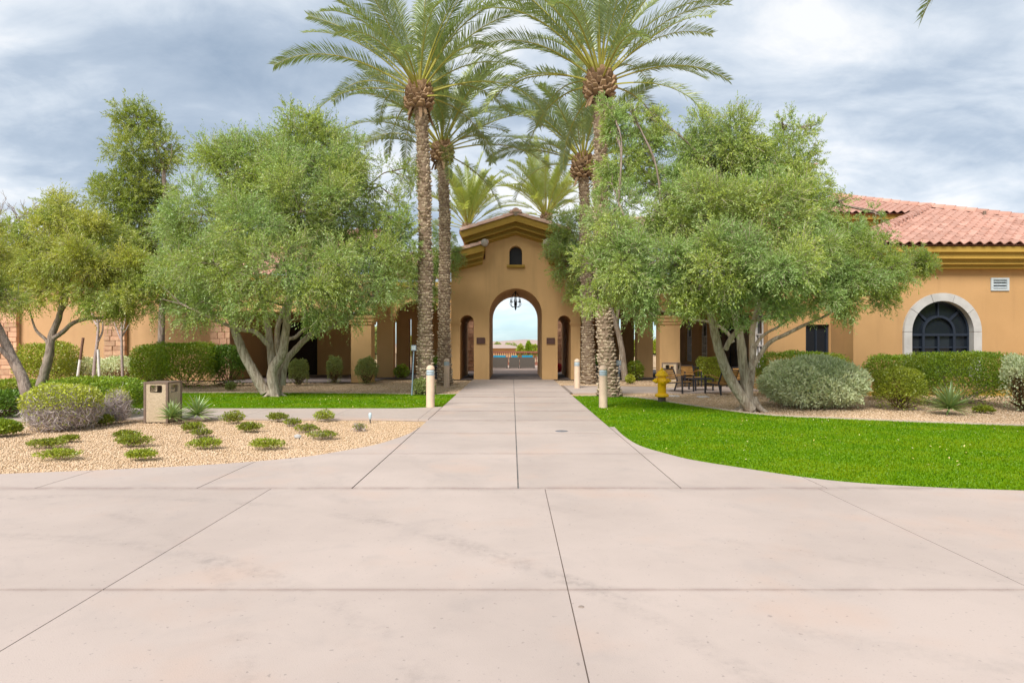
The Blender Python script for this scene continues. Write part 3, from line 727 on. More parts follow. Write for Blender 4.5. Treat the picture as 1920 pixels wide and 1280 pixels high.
slope(roof, gx(863), gz(439)+.03, c0, gz(407)+.03, GY-0.6, GY+DEPTH); slope(roof, c0, gz(407)+.03, gx(1071), gz(439)+.03, GY-0.6, GY+DEPTH)
slope(roof, gx(818), gz(484)+.03, gx(910), gz(460)+.03, GY-0.45, GY+DEPTH); slope(roof, gx(1024), gz(460)+.03, gx(1116), gz(484)+.03, GY-0.45, GY+DEPTH)
roof.box(gx(904), gx(1030), GY+0.5, GY+DEPTH-0.05, gz(500), gz(462))
rf = roof.build('roof', M['tile'], gate)
def rake(p, q, y):
    p, q = Vector((p[0], y, p[1])), Vector((q[0], y, q[1])); cap_line(p, q, rf, z=-0.02, step=0.40)
rake((gx(866), gz(438)), (gx(961), gz(409)), GY-0.66); rake((gx(1068), gz(438)), (gx(973), gz(409)), GY-0.66)
rake((gx(820), gz(484)), (gx(905), gz(461)), GY-0.50); rake((gx(1114), gz(484)), (gx(1029), gz(461)), GY-0.50)
cap_line((c0, GY-0.92, gz(407)), (c0, GY+DEPTH, gz(407)), rf, z=0.06, step=0.9)
for x0, x1, up in ((gx(863), c0, 1), (gx(1071), c0, -1)):
    dz = gz(408)-gz(440); eu = Vector((c0-x0, 0, dz)).normalized()
    ex = Vector((0, -1, 0)) if up == 1 else Vector((0, 1, 0))
    o = Vector((x0, GY+DEPTH if up == 1 else GY-0.3, gz(440)+0.06))
    tile_field(o, ex, eu, 7, lambda u: 0.2, lambda u: DEPTH+0.1, rf)
for (x, y, s_) in ((910, 459.5, 1), (1024, 459.5, -1), (967, 404, 0)):
    b = MB(); M0 = T((gx(x), GY-0.66, gz(y))) @ Matrix.Rotation(PI/2, 4, 'X') ; b.lathe([(0.0, -0.2), (0.16, -0.2), (0.17, 0.1), (0.12, 0.17), (0.0, 0.2)], sides=12, M=M0); b.build('mortar_cap', M['mortar'], gate)
for x0, x1 in ((846, 863), (1070, 1088)):      # impost bands of the side passages
    b = MB(); e0, e1 = (x0-1, x1+1.5) if x0 < 900 else (x0-1.5, x1+1)
    b.box(gx(e0), gx(e1), GY-0.09, GY+0.3, gz(607), gz(604)); b.box(gx(e0+.7), gx(e1-.7), GY-0.05, GY+0.3, gz(609.5), gz(607)); b.build('impost', M['stucco_shade_lifted'], gate)
for cx_, cy_ in ((901.5, 638.5), (1032.5, 639)):
    b = MB(); w, h = 7.8*gs, 5.8*gs
    b.box(gx(cx_)-w, gx(cx_)+w, GY-0.045, GY+0.01, gz(cy_)-h, gz(cy_)+h)
    pl = b.build('plaque', M['bronze'], gate)
    b = MB(); t = 0.03
    for (a0, a1, q0, q1) in ((-w, w, h-t, h), (-w, w, -h, -h+t), (-w, -w+t, -h+t, h-t), (w-t, w, -h+t, h-t)):
        b.box(gx(cx_)+a0, gx(cx_)+a1, GY-0.06, GY-0.046, gz(cy_)+q0, gz(cy_)+q1)
    b.build('rim', M['bronze'], pl)
# ledge stone lining seen through the side passages
def ledge(x0, x1, y, z0, z1, parent, along='x', name='stone', hmin=.14, hmax=.26, wmin=.25, wmax=.6, depth=.12, backing=True):
    z = z0
    while z < z1-0.05:
        h = min(rnd.uniform(hmin, hmax), z1-z); x = x0
        while x < x1-0.02:
            w = min(rnd.uniform(wmin, wmax), x1-x)
            if x1-(x+w) < 0.12: w = x1-x
            b = MB(); gp_ = 0.005; d = rnd.uniform(0.0, 0.045); r = 0.012
            xa, xb, za, zb = x+gp_, x+w-gp_, z+gp_, z+h-gp_
            j = lambda: rnd.uniform(-.008, .008)
            f = [(xa+r+j(), y-d-.02, za+r+j()), (xb-r+j(), y-d-.02, za+r+j()), (xb-r+j(), y-d-.02, zb-r+j()), (xa+r+j(), y-d-.02, zb-r+j())]
            k = [(xa, y-d, za), (xb, y-d, za), (xb, y-d, zb), (xa, y-d, zb)]
            q = [(xa, y+depth, za), (xb, y+depth, za), (xb, y+depth, zb), (xa, y+depth, zb)]
            vs = f+k+q
            b.add(vs, [(0, 1, 2, 3)]+[(i, 4+i, 4+(i+1) % 4, (i+1) % 4) for i in range(4)]+[(4+i, 8+i, 8+(i+1) % 4, 4+(i+1) % 4) for i in range(4)])
            b.build(name, M['stone'], parent); x += w
        z += h
for s_ in (-1, 1):
    pier = thing('stone_pier', 'ledge stone pier standing in the court %s of the gate passage' % ('left' if s_ < 0 else 'right'), 'stone pier', (c0+s_*2.55, 39, 0))
    b = MB(); xx = c0+s_*2.55; b.box(xx-.42, xx+.42, 39.05, 39.8, 0, 3.1); b.build('core', M['mortar'], pier)
    ledge(xx-.45, xx+.45, 39.0, 0.02, 3.05, pier, depth=.1)
    b = MB(); b.box(xx-.52, xx+.52, 38.85, 39.9, 3.1, 3.25); b.build('capital', M['stucco_trim'], pier)
# chandelier
ch = thing('chandelier', 'black wrought iron chandelier hanging in the gate arch', 'chandelier', (c0, GY+1.6, 3.5))
Yc = GY+1.6; cs = Yc/F; zc = H-(570-CY)*cs
b = MB(); b.tube([(c0, Yc, 4.30), (c0, Yc, zc-0.12)], 0.02, 6); b.build('stem', M['iron'], ch)
b = MB(); b.lathe([(0.0, -.32), (.02, -.28), (.05, -.2), (.025, -.1), (.06, 0), (.02, .12)], (c0, Yc, zc), 10); b.build('finial', M['iron'], ch)
for k in range(6):
    a = k*PI/3+.3; d = Vector((math.cos(a), math.sin(a), 0)); o = Vector((c0, Yc, zc))
    b = MB(); b.tube(smooth_path([o+Vector((0, 0, -.1)), o+d*.16+Vector((0, 0, -.14)), o+d*.27+Vector((0, 0, -.02)), o+d*.24+Vector((0, 0, .1)), o+d*.17+Vector((0, 0, .08))]), .014, 5)
    b.tube([o+d*.24+Vector((0, 0, .08)), o+d*.22+Vector((0, 0, .32)), o+Vector((0, 0, .62))], .012, 5)
    b.lathe([(.045, 0), (.05, .02), (.02, .03), (.02, .12), (0, .13)], o+d*.24+Vector((0, 0, .1)), 8)
    b.build('arm', M['iron'], ch)

# ------------------------------------------------------------------ wings: arcades either side of the gate
def column(parent, x, y, w, d, zcap, ztop, name='column'):
    b = MB(); b.box(x-w/2, x+w/2, y, y+d, 0, zcap); o = b.build(name, M['stucco_shade_lifted'], parent)
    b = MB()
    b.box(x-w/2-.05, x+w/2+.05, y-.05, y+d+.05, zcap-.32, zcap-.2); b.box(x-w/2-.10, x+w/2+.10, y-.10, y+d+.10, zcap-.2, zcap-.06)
    b.box(x-w/2-.15, x+w/2+.15, y-.15, y+d+.15, zcap-.06, zcap+.04); b.build('capital', M['stucco_shade_lifted'], o)
    return o
def wing(s, label):
    r = thing('arcade_wing', label, 'arcade', (s*5.5, 31, 0))
    X = lambda v: v*s
    ox = .29 if s > 0 else 0.0
    # rear arcade wall at Y 31.7 between the gate and the corner column
    cx_, hw = -4.47, 1.16
    ol = [(-2.45, 0)] ; ol = [(-6.55-ox, 2.99), (cx_-hw, 2.99)] + arch_pts(cx_, hw, 2.99, 0.72, 14)[1:] + [(-2.75, 2.99), (-2.75, 4.55), (-6.55-ox, 4.55)]
    Mx = Matrix.Diagonal((s*-1, 1, 1, 1))
    plate('wall', ol, [], 0.5, Mx @ T((0, 31.7, 0)), M['stucco_shade_lifted'], r)
    column(r, X(6.13+ox), 31.68, 0.78, 0.54, 2.99, 3)
    b = MB(); b.box(min(X(2.76), X(3.3)), max(X(2.76), X(3.3)), 31.68, 32.2, 0, 2.99); b.build('column', M['stucco_shade_lifted'], r)
    # side arcade running forward to the front pillar
    Ms = Matrix.Translation((X(6.28+ox), 27.9, 0)) @ RZ(PI/2)
    ol = [(0, 2.99), (0.05, 2.99)] + arch_pts(1.95, 1.85, 2.99, 0.9, 16)[1:] + [(4.3, 2.99), (4.3, 4.55), (0, 4.55)]
    plate('wall', ol, [], 0.5, Ms @ T((-0.15, -0.25, 0)), M['stucco_shade_lifted'], r)
    column(r, X(6.28+ox), 27.3, 0.84, 0.72, 2.75, 3)
    # far row of columns behind the passage
    for q0, q1 in (((632, 649), (659, 695), (707, 738), (743, 767), (771, 847)) if s < 0 else ((1087, 1161), (1167, 1189), (1195, 1221), (1239, 1256))):
        b = MB(); b.box((q0-CX)*36.3/F, (q1-CX)*36.3/F, 36.3, 36.9, 0, 3.0); b.build('pier', M['stucco_shade_lifted'], r)
    b = MB(); b.box(min(X(2.8), X(8.7)), max(X(2.8), X(8.7)), 36.25, 36.95, 3.0, 4.5); b.build('beam', M['stucco_shade_lifted'], r)
    b = MB(); b.box(min(X(2.77), X(12.3)), max(X(2.77), X(12.3)), 32.21, 36.24, 4.15, 4.4); b.build('ceiling', M['soffit'], r)
    # roof
    b = MB(); b.box(min(X(2.77), X(6.5)), max(X(2.77), X(6.5)), 31.2, 31.69, 4.32, 4.56); rr = b.build('roof', M['stucco_trim'], r)
    x0, x1 = (-6.9, -3.2) if s < 0 else (3.2, 6.9)
    tile_field((0, 31.15, 4.6), (1, 0, 0), (0, 1, 0.4), 15, lambda u: x0, lambda u: x1, rr)
    return r
wl_ = wing(-1, 'tan stucco arcade with arches left of the gatehouse, behind the palms')
wr_ = wing(1, 'tan stucco arcade with arches right of the gatehouse, behind the palms')

# ------------------------------------------------------------------ left building
lb = thing('clubhouse', 'long tan stucco building with ledge stone pilasters and dark porch on the left', 'building', (-14, 29, 0))
YL = 29.0; ls = YL/F
b = MB(); b.box(-42, -12.4, YL, YL+0.5, 0, 4.7); b.build('wall', M['stucco_peach'], lb)
b = MB(); b.box(-12.9, -12.401, YL+0.5, 34.5, 0, 4.7); b.build('wall', M['stucco_shade_lifted'], lb)
plate('wall', [(-12.4, 0), (-12.2, 0), (-12.2, 2.75), (-10.15, 2.75), (-10.15, 0), (-8.35, 0), (-8.35, 4.15), (-12.4, 4.15)], [], 0.4, T((0, 34.2, 0)), M['stucco_shade_lifted'], lb)
dr = MB(); dr.box(-12.2, -11.2, 34.4, 34.45, 0.0, 2.75); d1 = dr.build('door', M['dark_wood'], lb)
dr = MB(); dr.box(-11.195, -10.15, 34.4, 34.45, 0.0, 2.75); d2 = dr.build('door', M['dark_wood'], lb)
for d_, x in ((d1, -11.7), (d2, -10.67)):
    for z0, z1 in ((0.25, 1.1), (1.25, 2.5)):
        q = MB(); q.box(x-.34, x+.34, 34.37, 34.40, z0, z1); q.build('panel', M['dark_wood'], d_)
b = MB(); b.box(-12.38, -5.86, 27.32, 27.9, 2.95, 4.35); b.build('porch_beam', M['stucco_shade_lifted'], lb)
b = MB(); b.box(-12.38, -6.55, 27.9, 36.2, 3.9, 4.1); b.build('ceiling', M['soffit'], lb)
b = MB(); b.box(-12.4, -6.6, 26.75, 27.31, 4.12, 4.40); rl = b.build('roof', M['stucco_trim'], lb)
tile_field((0, 26.7, 4.42), (1, 0, 0), (0, 1, 0.4), 24, lambda u: -12.6, lambda u: -6.7, rl)
b = MB()
for z0, z1, p in ((4.15, 4.3, .12), (4.3, 4.45, .24), (4.45, 4.6, .36), (4.6, 4.82, .6)): b.box(-42, -12.2, YL-p, YL+.1, z0, z1)
rl2 = b.build('cornice', M['stucco_trim'], lb)
b = MB(); slope_ = 0.4; b.add([(-42, YL-.6, 4.83), (-12, YL-.6, 4.83), (-12, YL+2.4, 4.83+3*.4), (-42, YL+2.4, 4.83+3*.4), (-12, YL+5, 4.4), (-42, YL+5, 4.4)], [(0, 1, 2, 3), (1, 4, 2), (0, 3, 5), (3, 2, 4, 5)])
rf2 = b.build('roof', M['tile'], lb)
tile_field((0, YL-.66, 4.85), (1, 0, 0), (0, 1, 0.4), 9, lambda u: -26, lambda u: -12, rf2)
for x0, x1 in ((-20, 32), (195, 235), (395, 432)):
    xa, xb = (x0-CX)*28.8/F, (x1-CX)*28.8/F
    pb = MB(); pb.box(xa+.03, xb-.03, 28.84, YL-.002, 0, 4.14); po = pb.build('pilaster', M['mortar'], lb)
    ledge(xa, xb, 28.80, 0.0, 3.6, po, depth=.15, hmin=.17, hmax=.3, wmin=.28, wmax=.62)

# ------------------------------------------------------------------ right building
rb = thing('clubhouse', 'orange tan stucco building with clay tile roof and arched window on the right', 'building', (14, 21, 0))
YR = 20.9; rs = YR/F
def rx(px): return (px-CX)*rs
def rz(py): return H-(py-CY)*rs
wcx, wr_o, wsp = rx(1764.5), 72.5*rs, rz(622)
hole = [(wcx-wr_o*.80, 0.55), (wcx+wr_o*.80, 0.55), (wcx+wr_o*.80, wsp)] + arch_pts(wcx, wr_o*.80, wsp, wr_o*.80, 24)[::-1][1:]
plate('wall', [(rx(1600), -.05), (22.5, -.05), (22.5, 4.45), (rx(1600), 4.45)], [hole, [(rx(1861), rz(544)), (rx(1887), rz(544)), (rx(1887), rz(522)), (rx(1861), rz(522))]], 0.4, T((0, YR, 0)), M['stucco'], rb)
for q_ in ((rx(1600), rx(1600)+.4, YR+.4, 22.4), (rx(1600)+.4, 22.1, 30.6, 31.0), (22.1, 22.5, YR+.4, 31.0)):
    b = MB(); b.box(*q_, -.05, 4.43); b.build('wall', M['stucco'], rb)
b = MB(); b.box(10.88, 22.2, YR-.04, YR-.002, -.05, .12); b.build('base_course', M['stucco_trim'], rb)
# stone surround in separate blocks
sur = MB(); sur.box(wcx-wr_o+.02, wcx-wr_o*.80-.0, YR-.05, YR-.003, .3, .5); so_ = sur.build('window_surround', M['cast_stone'], rb)
def voussoir(a0, a1):
    b = MB(); n = 5; vs = []
    for (r, y) in ((wr_o*.795, YR-.10), (wr_o, YR-.10), (wr_o, YR+.0), (wr_o*.795, YR+.3)):
        for i in range(n+1):
            a = a0+(a1-a0)*i/n; vs.append((wcx-r*math.cos(a), y, wsp+r*math.sin(a)))
    m_ = n+1; fs = []
    for k in range(4):
        for i in range(n): fs.append((k*m_+i, k*m_+i+1, ((k+1) % 4)*m_+i+1, ((k+1) % 4)*m_+i))
    fs += [(0, m_, 2*m_, 3*m_), (n, 3*m_+n, 2*m_+n, m_+n)]
    b.add(vs, fs); b.build('stone_block', M['cast_stone'], so_)
for i in range(5): voussoir(PI*i/5+.006, PI*(i+1)/5-.006)
for s_ in (-1, 1):
    for z0, z1 in ((0.45, 1.2), (1.2, wsp)):
        b = MB(); xa, xb = sorted((wcx+s_*wr_o*.795, wcx+s_*wr_o)); b.box(xa, xb, YR-.10, YR+.3, z0+.006, z1-.006); b.build('stone_block', M['cast_stone'], so_)
# window
wi = MB(); ro = wr_o*.78; ri = wr_o*.40
def arc_bar(b, r, w, y0, y1, a0=0.0, a1=PI, n=20):
    vs = []
    for i in range(n+1):
        a = a0+(a1-a0)*i/n
        for rr, y in ((r-w/2, y0), (r+w/2, y0), (r+w/2, y1), (r-w/2, y1)): vs.append((wcx-rr*math.cos(a), y, wsp+rr*math.sin(a)))
    fs = [(4*i+k, 4*i+(k+1) % 4, 4*i+4+(k+1) % 4, 4*i+4+k) for i in range(n) for k in range(4)]
    b.add(vs, fs)
arc_bar(wi, ro, .07, YR+.12, YR+.24); arc_bar(wi, ri, .075, YR+.10, YR+.24)
for s_ in (-1, 1):
    wi.box(wcx+s_*ro-.035, wcx+s_*ro+.035, YR+.12, YR+.24, .55, wsp); wi.box(wcx+s_*ri-.038, wcx+s_*ri+.038, YR+.10, YR+.24, .55, wsp)
wi.box(wcx-ro, wcx+ro, YR+.11, YR+.24, wsp-.13, wsp-.05)
wf = wi.build('window_frame', M['frame_dark'], rb)
mu = MB(); mu.box(wcx-.03, wcx+.03, YR+.12, YR+.23, .55, wsp-.13); mu.box(wcx-ro, wcx+ro, YR+.13, YR+.22, wsp-.52, wsp-.47); mu.box(wcx-ro, wcx+ro, YR+.13, YR+.22, wsp-.95, wsp-.9)
for a in (45, 90, 135):
    a = math.radians(a); mu.bar((wcx-ri*math.cos(a), YR+.17, wsp+ri*math.sin(a)), (wcx-ro*math.cos(a), YR+.17, wsp+ro*math.sin(a)), .045, .08)
mu.build('muntin', M['frame_dark'], wf)
plate('pane', [(wcx-ro, .55), (wcx+ro, .55), (wcx+ro, wsp)] + arch_pts(wcx, ro, wsp, ro, 20)[::-1][1:], [], .01, T((0, YR+.2, 0)), M['glass'], wf)
# louvre vent
vt = MB(); vx0, vx1, vz0, vz1 = rx(1857), rx(1891), rz(545), rz(521)
for a in ((vx0, vx1, vz0, vz0+.06), (vx0, vx1, vz1-.06, vz1), (vx0, vx0+.07, vz0+.06, vz1-.06), (vx1-.07, vx1, vz0+.06, vz1-.06)): vt.box(a[0], a[1], YR-.04, YR+.05, a[2], a[3])
vo = vt.build('vent', M['vent'], rb)
for i in range(3):
    z = vz0+.085+i*.095; b = MB(); b.add([(vx0+.07, YR-.02, z), (vx1-.07, YR-.02, z), (vx1-.07, YR+.09, z+.09), (vx0+.07, YR+.09, z+.09), (vx0+.07, YR-.02, z+.012), (vx1-.07, YR-.02, z+.012), (vx1-.07, YR+.09, z+.102), (vx0+.07, YR+.09, z+.102)], [(0, 1, 2, 3), (4, 7, 6, 5), (0, 4, 5, 1), (3, 2, 6, 7)])
    b.build('louvre', M['vent'], vo)
b = MB(); b.box(vx0, vx1, YR+.35, YR+.39, vz0, vz1); b.build('duct', M['iron'], vo)
# cornice of the hip-roofed block
cz = rz(487)
lv = [(0.0, .30, .56), (.30, .36, .46), (.36, .58, .38), (.58, .64, .32), (.64, .86, .24), (.86, .92, .16), (.92, 1.10, .08)]
EZ, EY, E0, E1 = 4.63, 20.32, 11.0-.2, 22.3
ztop = EZ
for i, (a, c, p) in enumerate(((0, .17, .55), (.17, .33, .44), (.33, .37, .49), (.37, .49, .33), (.49, .53, .37), (.53, .61, .22), (.61, .65, .25))):
    b = MB(); b.box(10.87-p, 22.5+p, YR-p, YR-.002, ztop-c, ztop-a); b.box(10.87-p, 10.868, YR, 22.3, ztop-c, ztop-a); b.build('cornice', M['stucco_trim'], rb)
S_ = math.tan(math.radians(21.8)); apex = Vector(((E0+E1)/2, EY+(E1-E0)/2, EZ+.03+(E1-E0)/2*S_))
b = MB(); cs_ = [Vector((E0, EY, EZ+.03)), Vector((E1, EY, EZ+.03)), Vector((E1, EY+(E1-E0), EZ+.03)), Vector((E0, EY+(E1-E0), EZ+.03))]
b.add(cs_+[apex], [(0, 1, 4), (1, 2, 4), (2, 3, 4), (3, 0, 4), (3, 2, 1, 0)]); rr = b.build('roof', M['tile'], rb)
ca = math.cos(math.radians(21.8))
tile_field((0, EY-.08, EZ+.035), (1, 0, 0), (0, 1, S_), 16, lambda u: E0+.1+u*ca, lambda u: E1-.1-u*ca, rr, limit=299)
tile_field((E0-.08, EY+(E1-E0), EZ+.035), (0, -1, 0), (1, 0, S_), 16, lambda u: .1+u*ca, lambda u: (E1-E0)-.1-u*ca, rr)
BAR2 = BARREL.copy(); BAR2.materials[0] = M['tile']
cap_line(cs_[0], apex, rr, BAR2, .36, z=.07); cap_line(cs_[1], apex, rr, BAR2, .36, z=.07)
p = Vector((rx(1848), 0, 0)); vp = at(1846, 404, 24.3)
b = MB(); b.tube([vp-Vector((0, 0, .4)), vp+Vector((0, 0, .16))], .055, 10); b.build('vent_pipe', M['bin_frame'], rr)
# set-back part with the glazed door, and the porch side with arched windows
plate('wall', [(8.74, 0), (10.03, 0), (10.03, 2.27), (10.84, 2.27), (10.84, 0), (11.0, 0), (11.0, 4.6), (8.74, 4.6)], [], .4, T((0, 22.4, 0)), M['stucco'], rb)
fr = MB()
for a in ((10.03, 10.10, 0, 2.27), (10.77, 10.84, 0, 2.27), (10.10, 10.77, 2.19, 2.27), (10.41, 10.46, 0, 2.19)): fr.box(a[0], a[1], 22.5, 22.6, a[2], a[3])
do = fr.build('door', M['frame_dark'], rb)
for x0, x1 in ((10.10, 10.41), (10.46, 10.77)):
    b = MB(); b.box(x0, x1, 22.55, 22.57, .1, 2.19); b.build('pane', M['glass'], do)
b = MB(); b.tube([(10.44, 22.46, 1.0), (10.44, 22.46, 1.3)], .015, 6); b.build('handle', M['vent'], do)
XS = 8.74; wins = [23.3, 30.0, 32.55]; hw, zs, zb = .62, 1.95, .75
Msd = T((XS, 0, 0)) @ RZ(PI/2)           # local u -> world Y ; thickness towards -X flipped below
def loc_arch(c): return [(c-hw, zb), (c+hw, zb), (c+hw, zs)] + [(c+hw*(1-k/6)**1.0*math.cos(0)*1.0 if False else c+hw*math.cos(PI/2*k/6), zs+.95*math.sin(PI/2*k/6)**.85) for k in range(1, 7)] + [(c-hw*math.cos(PI/2*k/6), zs+.95*math.sin(PI/2*k/6)**.85) for k in range(5, -1, -1)]
plate('wall', [(22.405, 0), (24.2, 0), (24.2, 2.75), (28.1, 2.75), (28.1, 0), (36.2, 0), (36.2, 4.4), (22.405, 4.4)], [loc_arch(c) for c in wins[:1]] + [loc_arch(c) for c in wins[1:]], -.35, Msd, M['stucco'], rb)
for c in wins:
    xg = XS+.17; f = MB()
    pts = loc_arch(c); n = len(pts)
    for i in range(n):
        (u0, v0), (u1, v1) = pts[i], pts[(i+1) % n]; f.bar((xg, u0, v0), (xg, u1, v1), .10, .07)
    wfo = f.build('window', M['frame_pale'], rb)
    mu = MB(); mu.box(xg-.03, xg+.03, c-.028, c+.028, zb, zs+.9); 
    for v in (1.15, 1.55, 1.95): mu.box(xg-.032, xg+.032, c-hw, c+hw, v-.028, v+.028)
    for dd in (-.31, .31): mu.box(xg-.028, xg+.028, c+dd-.018, c+dd+.018, zb, zs)
    mu.build('muntin', M['frame_pale'], wfo)
    b = MB(); q = [(xg+.03, u, v) for u, v in pts]; b.add(q, [tuple(range(n))]); b.build('pane', M['glass'], wfo)
dd = MB()
for y0 in (24.2, 25.5, 26.8):
    for a in ((y0, y0+.1, 0, 2.75), (y0+1.2, y0+1.3, 0, 2.75), (y0+.1, y0+1.2, 2.62, 2.75), (y0+.1, y0+1.2, .0, .25)): dd.box(XS+.1, XS+.2, a[0], a[1], a[2], a[3])
gd = dd.build('glazed_door', M['dark_wood'], rb)
for y0 in (24.2, 25.5, 26.8):
    b = MB(); b.box(XS+.14, XS+.16, y0+.1, y0+1.2, .25, 2.62); b.build('pane', M['glass'], gd)
b = MB(); b.box(6.56, 8.739, 24.0, 36.2, 3.9, 4.1); b.build('ceiling', M['soffit'], rb)
b = MB(); b.box(6.2, 8.739, 27.33, 27.88, 2.95, 4.35); b.build('porch_beam', M['stucco'], rb)
b = MB(); b.box(5.9, 11.2, 21.9, 22.39, 4.15, 4.42); rp3 = b.build('roof', M['stucco_trim'], rb)
b = MB(); b.add([(5.9, 22.0, 4.45), (11.3, 22.0, 4.45), (11.3, 33, 8.0), (5.9, 33, 8.0)], [(0, 1, 2, 3)]); b.build('roof_deck', M['tile'], rp3)
tile_field((0, 21.9, 4.48), (1, 0, 0), (0, 1, .33), 24, lambda u: 6.0, lambda u: 11.2, rp3)
# upper storey and tower behind the tree
us = thing('upper_storey', 'tan upper storey with clay tile hip roof rising behind the right olive tree', 'upper storey', (16, 28, 4))
U0, U1, UY, ev = 11.7, 18.66, 27.0, 6.96; uap = Vector(((U0+U1)/2, UY+(U1-U0)/2, ev+(U1-U0)/2*.4))
b = MB(); b.box(U0+.5, U1-.5, UY+.5, UY+6.4, 4.0, ev-.3); b.build('wall', M['stucco'], us)
b = MB(); b.box(U0+.1, U1-.1, UY+.1, UY+6.8, ev-.2, ev-.01); b.box(U0+.3, U1-.3, UY+.3, UY+6.6, ev-.42, ev-.2); b.build('cornice', M['stucco_trim'], us)
uc = [Vector((U0, UY, ev)), Vector((U1, UY, ev)), Vector((U1, UY+U1-U0, ev)), Vector((U0, UY+U1-U0, ev))]
b = MB(); b.add(uc+[uap], [(0, 1, 4), (1, 2, 4), (2, 3, 4), (3, 0, 4), (3, 2, 1, 0)]); ur = b.build('roof', M['tile'], us)
tile_field((0, UY-.08, ev+.01), (1, 0, 0), (0, 1, .4), 10, lambda u: U0+.1+u*.93, lambda u: U1-.1-u*.93, ur)
cap_line(uc[0], uap, ur, BAR2, z=.07); cap_line(uc[1], uap, ur, BAR2, z=.07)
tw = thing('tower', 'square tan stucco tower with clay tile roof mostly hidden behind the right olive', 'tower', (12.8, 33, 0))
b = MB(); b.box(11.5, 14.3, 32, 35, 4, 9.9); b.build('wall', M['stucco'], tw)
b = MB(); b.box(11.3, 14.5, 31.8, 35.2, 9.9, 10.15); b.build('cornice', M['stucco_trim'], tw)
b = MB(); b.add([(11.1, 31.6, 10.16), (14.7, 31.6, 10.16), (14.7, 35.4, 10.16), (11.1, 35.4, 10.16), (12.9, 33.5, 10.85)], [(0, 1, 4), (1, 2, 4), (2, 3, 4), (3, 0, 4)]); tr = b.build('roof', M['tile'], tw)
tile_field((0, 31.55, 10.17), (1, 0, 0), (0, 1, .37), 5, lambda u: 11.15+u*.93, lambda u: 14.65-u*.93, tr)

# ------------------------------------------------------------------ beyond the gate
def sofa(x0, x1, Y, label):
    t = thing('patio_sofa', label, 'sofa', ((x0+x1)/2, Y, 0), 'wicker sofas in the court beyond the gate')
    b = MB(); b.box(x0, x1, Y, Y+.12, .06, .74); b.build('backrest', M['wicker'], t)
    for xx in (x0, x1-.12):
        b = MB(); b.box(xx, xx+.12, Y+.121, Y+.8, .06, .58); b.build('arm', M['wicker'], t)
    b = MB(); b.box(x0+.121, x1-.121, Y+.121, Y+.78, .06, .3); b.build('base', M['wicker'], t)
    b = MB(); b.box(x0+.13, x1-.13, Y+.3, Y+.78, .301, .43); b.build('seat_cushion', M['cushion'], t)
    b = MB(); b.box(x0+.14, x1-.14, Y+.125, Y+.30, .44, .86); b.build('back_cushion', M['cushion'], t)
    for xx in (x0+.05, x1-.05):
        b = MB(); b.tube([(xx, Y+.05, 0.006), (xx, Y+.05, .06)], .03, 6); b.build('leg', M['metal_dark'], t)
YS = 43.0; k = YS/F
sofa((921-CX)*k, (952-CX)*k, YS, 'brown wicker sofa back with blue cushion seen left in the gate arch')
sofa((954.5-CX)*k, (974-CX)*k, YS, 'narrow brown wicker sofa with blue cushion in the middle of the gate arch')
sofa((974.7-CX)*k, (1003-CX)*k, YS, 'brown wicker sofa back with blue cushion seen right in the gate arch')
bal = thing('balustrade', 'terracotta red balustrade at the far edge of the court beyond the gate', 'balustrade', (0, 50, 0))
b = MB(); b.box(-7, 7, 49.9, 50.15, .93, 1.06); b.build('rail', M['brick_red'], bal)
b = MB(); b.box(-7, 7, 49.9, 50.15, .0, .22); b.build('plinth', M['brick_red'], bal)
bm_ = MB(); bm_.lathe([(.05, .22), (.05, .3), (.035, .34), (.065, .5), (.06, .6), (.03, .8), (.045, .88), (.045, .93)], (0, 0, 0), 8); bme = bm_.mesh('baluster'); bme.materials.append(M['brick_red'])
for i in range(84):
    o = bpy.data.objects.new('baluster', bme); COL.objects.link(o); o.parent = bal; o.matrix_parent_inverse = bal.matrix_basis.inverted(); o.location = (-6.9+i*.165, 50.03, 0)
for s_, lab in ((-1, 'black iron rail fence seen through the left arcade columns'), (1, 'black iron rail fence seen through the right arcade columns')):
    f = thing('iron_fence', lab, 'fence', (s_*10, 41, 0))
    b = MB(); xa, xb = sorted((s_*5.2, s_*16)); b.box(xa, xb, 40.97, 41.03, .98, 1.03); b.box(xa, xb, 40.97, 41.03, .1, .14); b.build('rail', M['iron'], f)
    b = MB()
    for i in range(86): b.box(s_*5.25+s_*i*.125-.01, s_*5.25+s_*i*.125+.01, 40.99, 41.01, .14, .98)
    b.build('pickets', M['iron'], f, 'stuff')

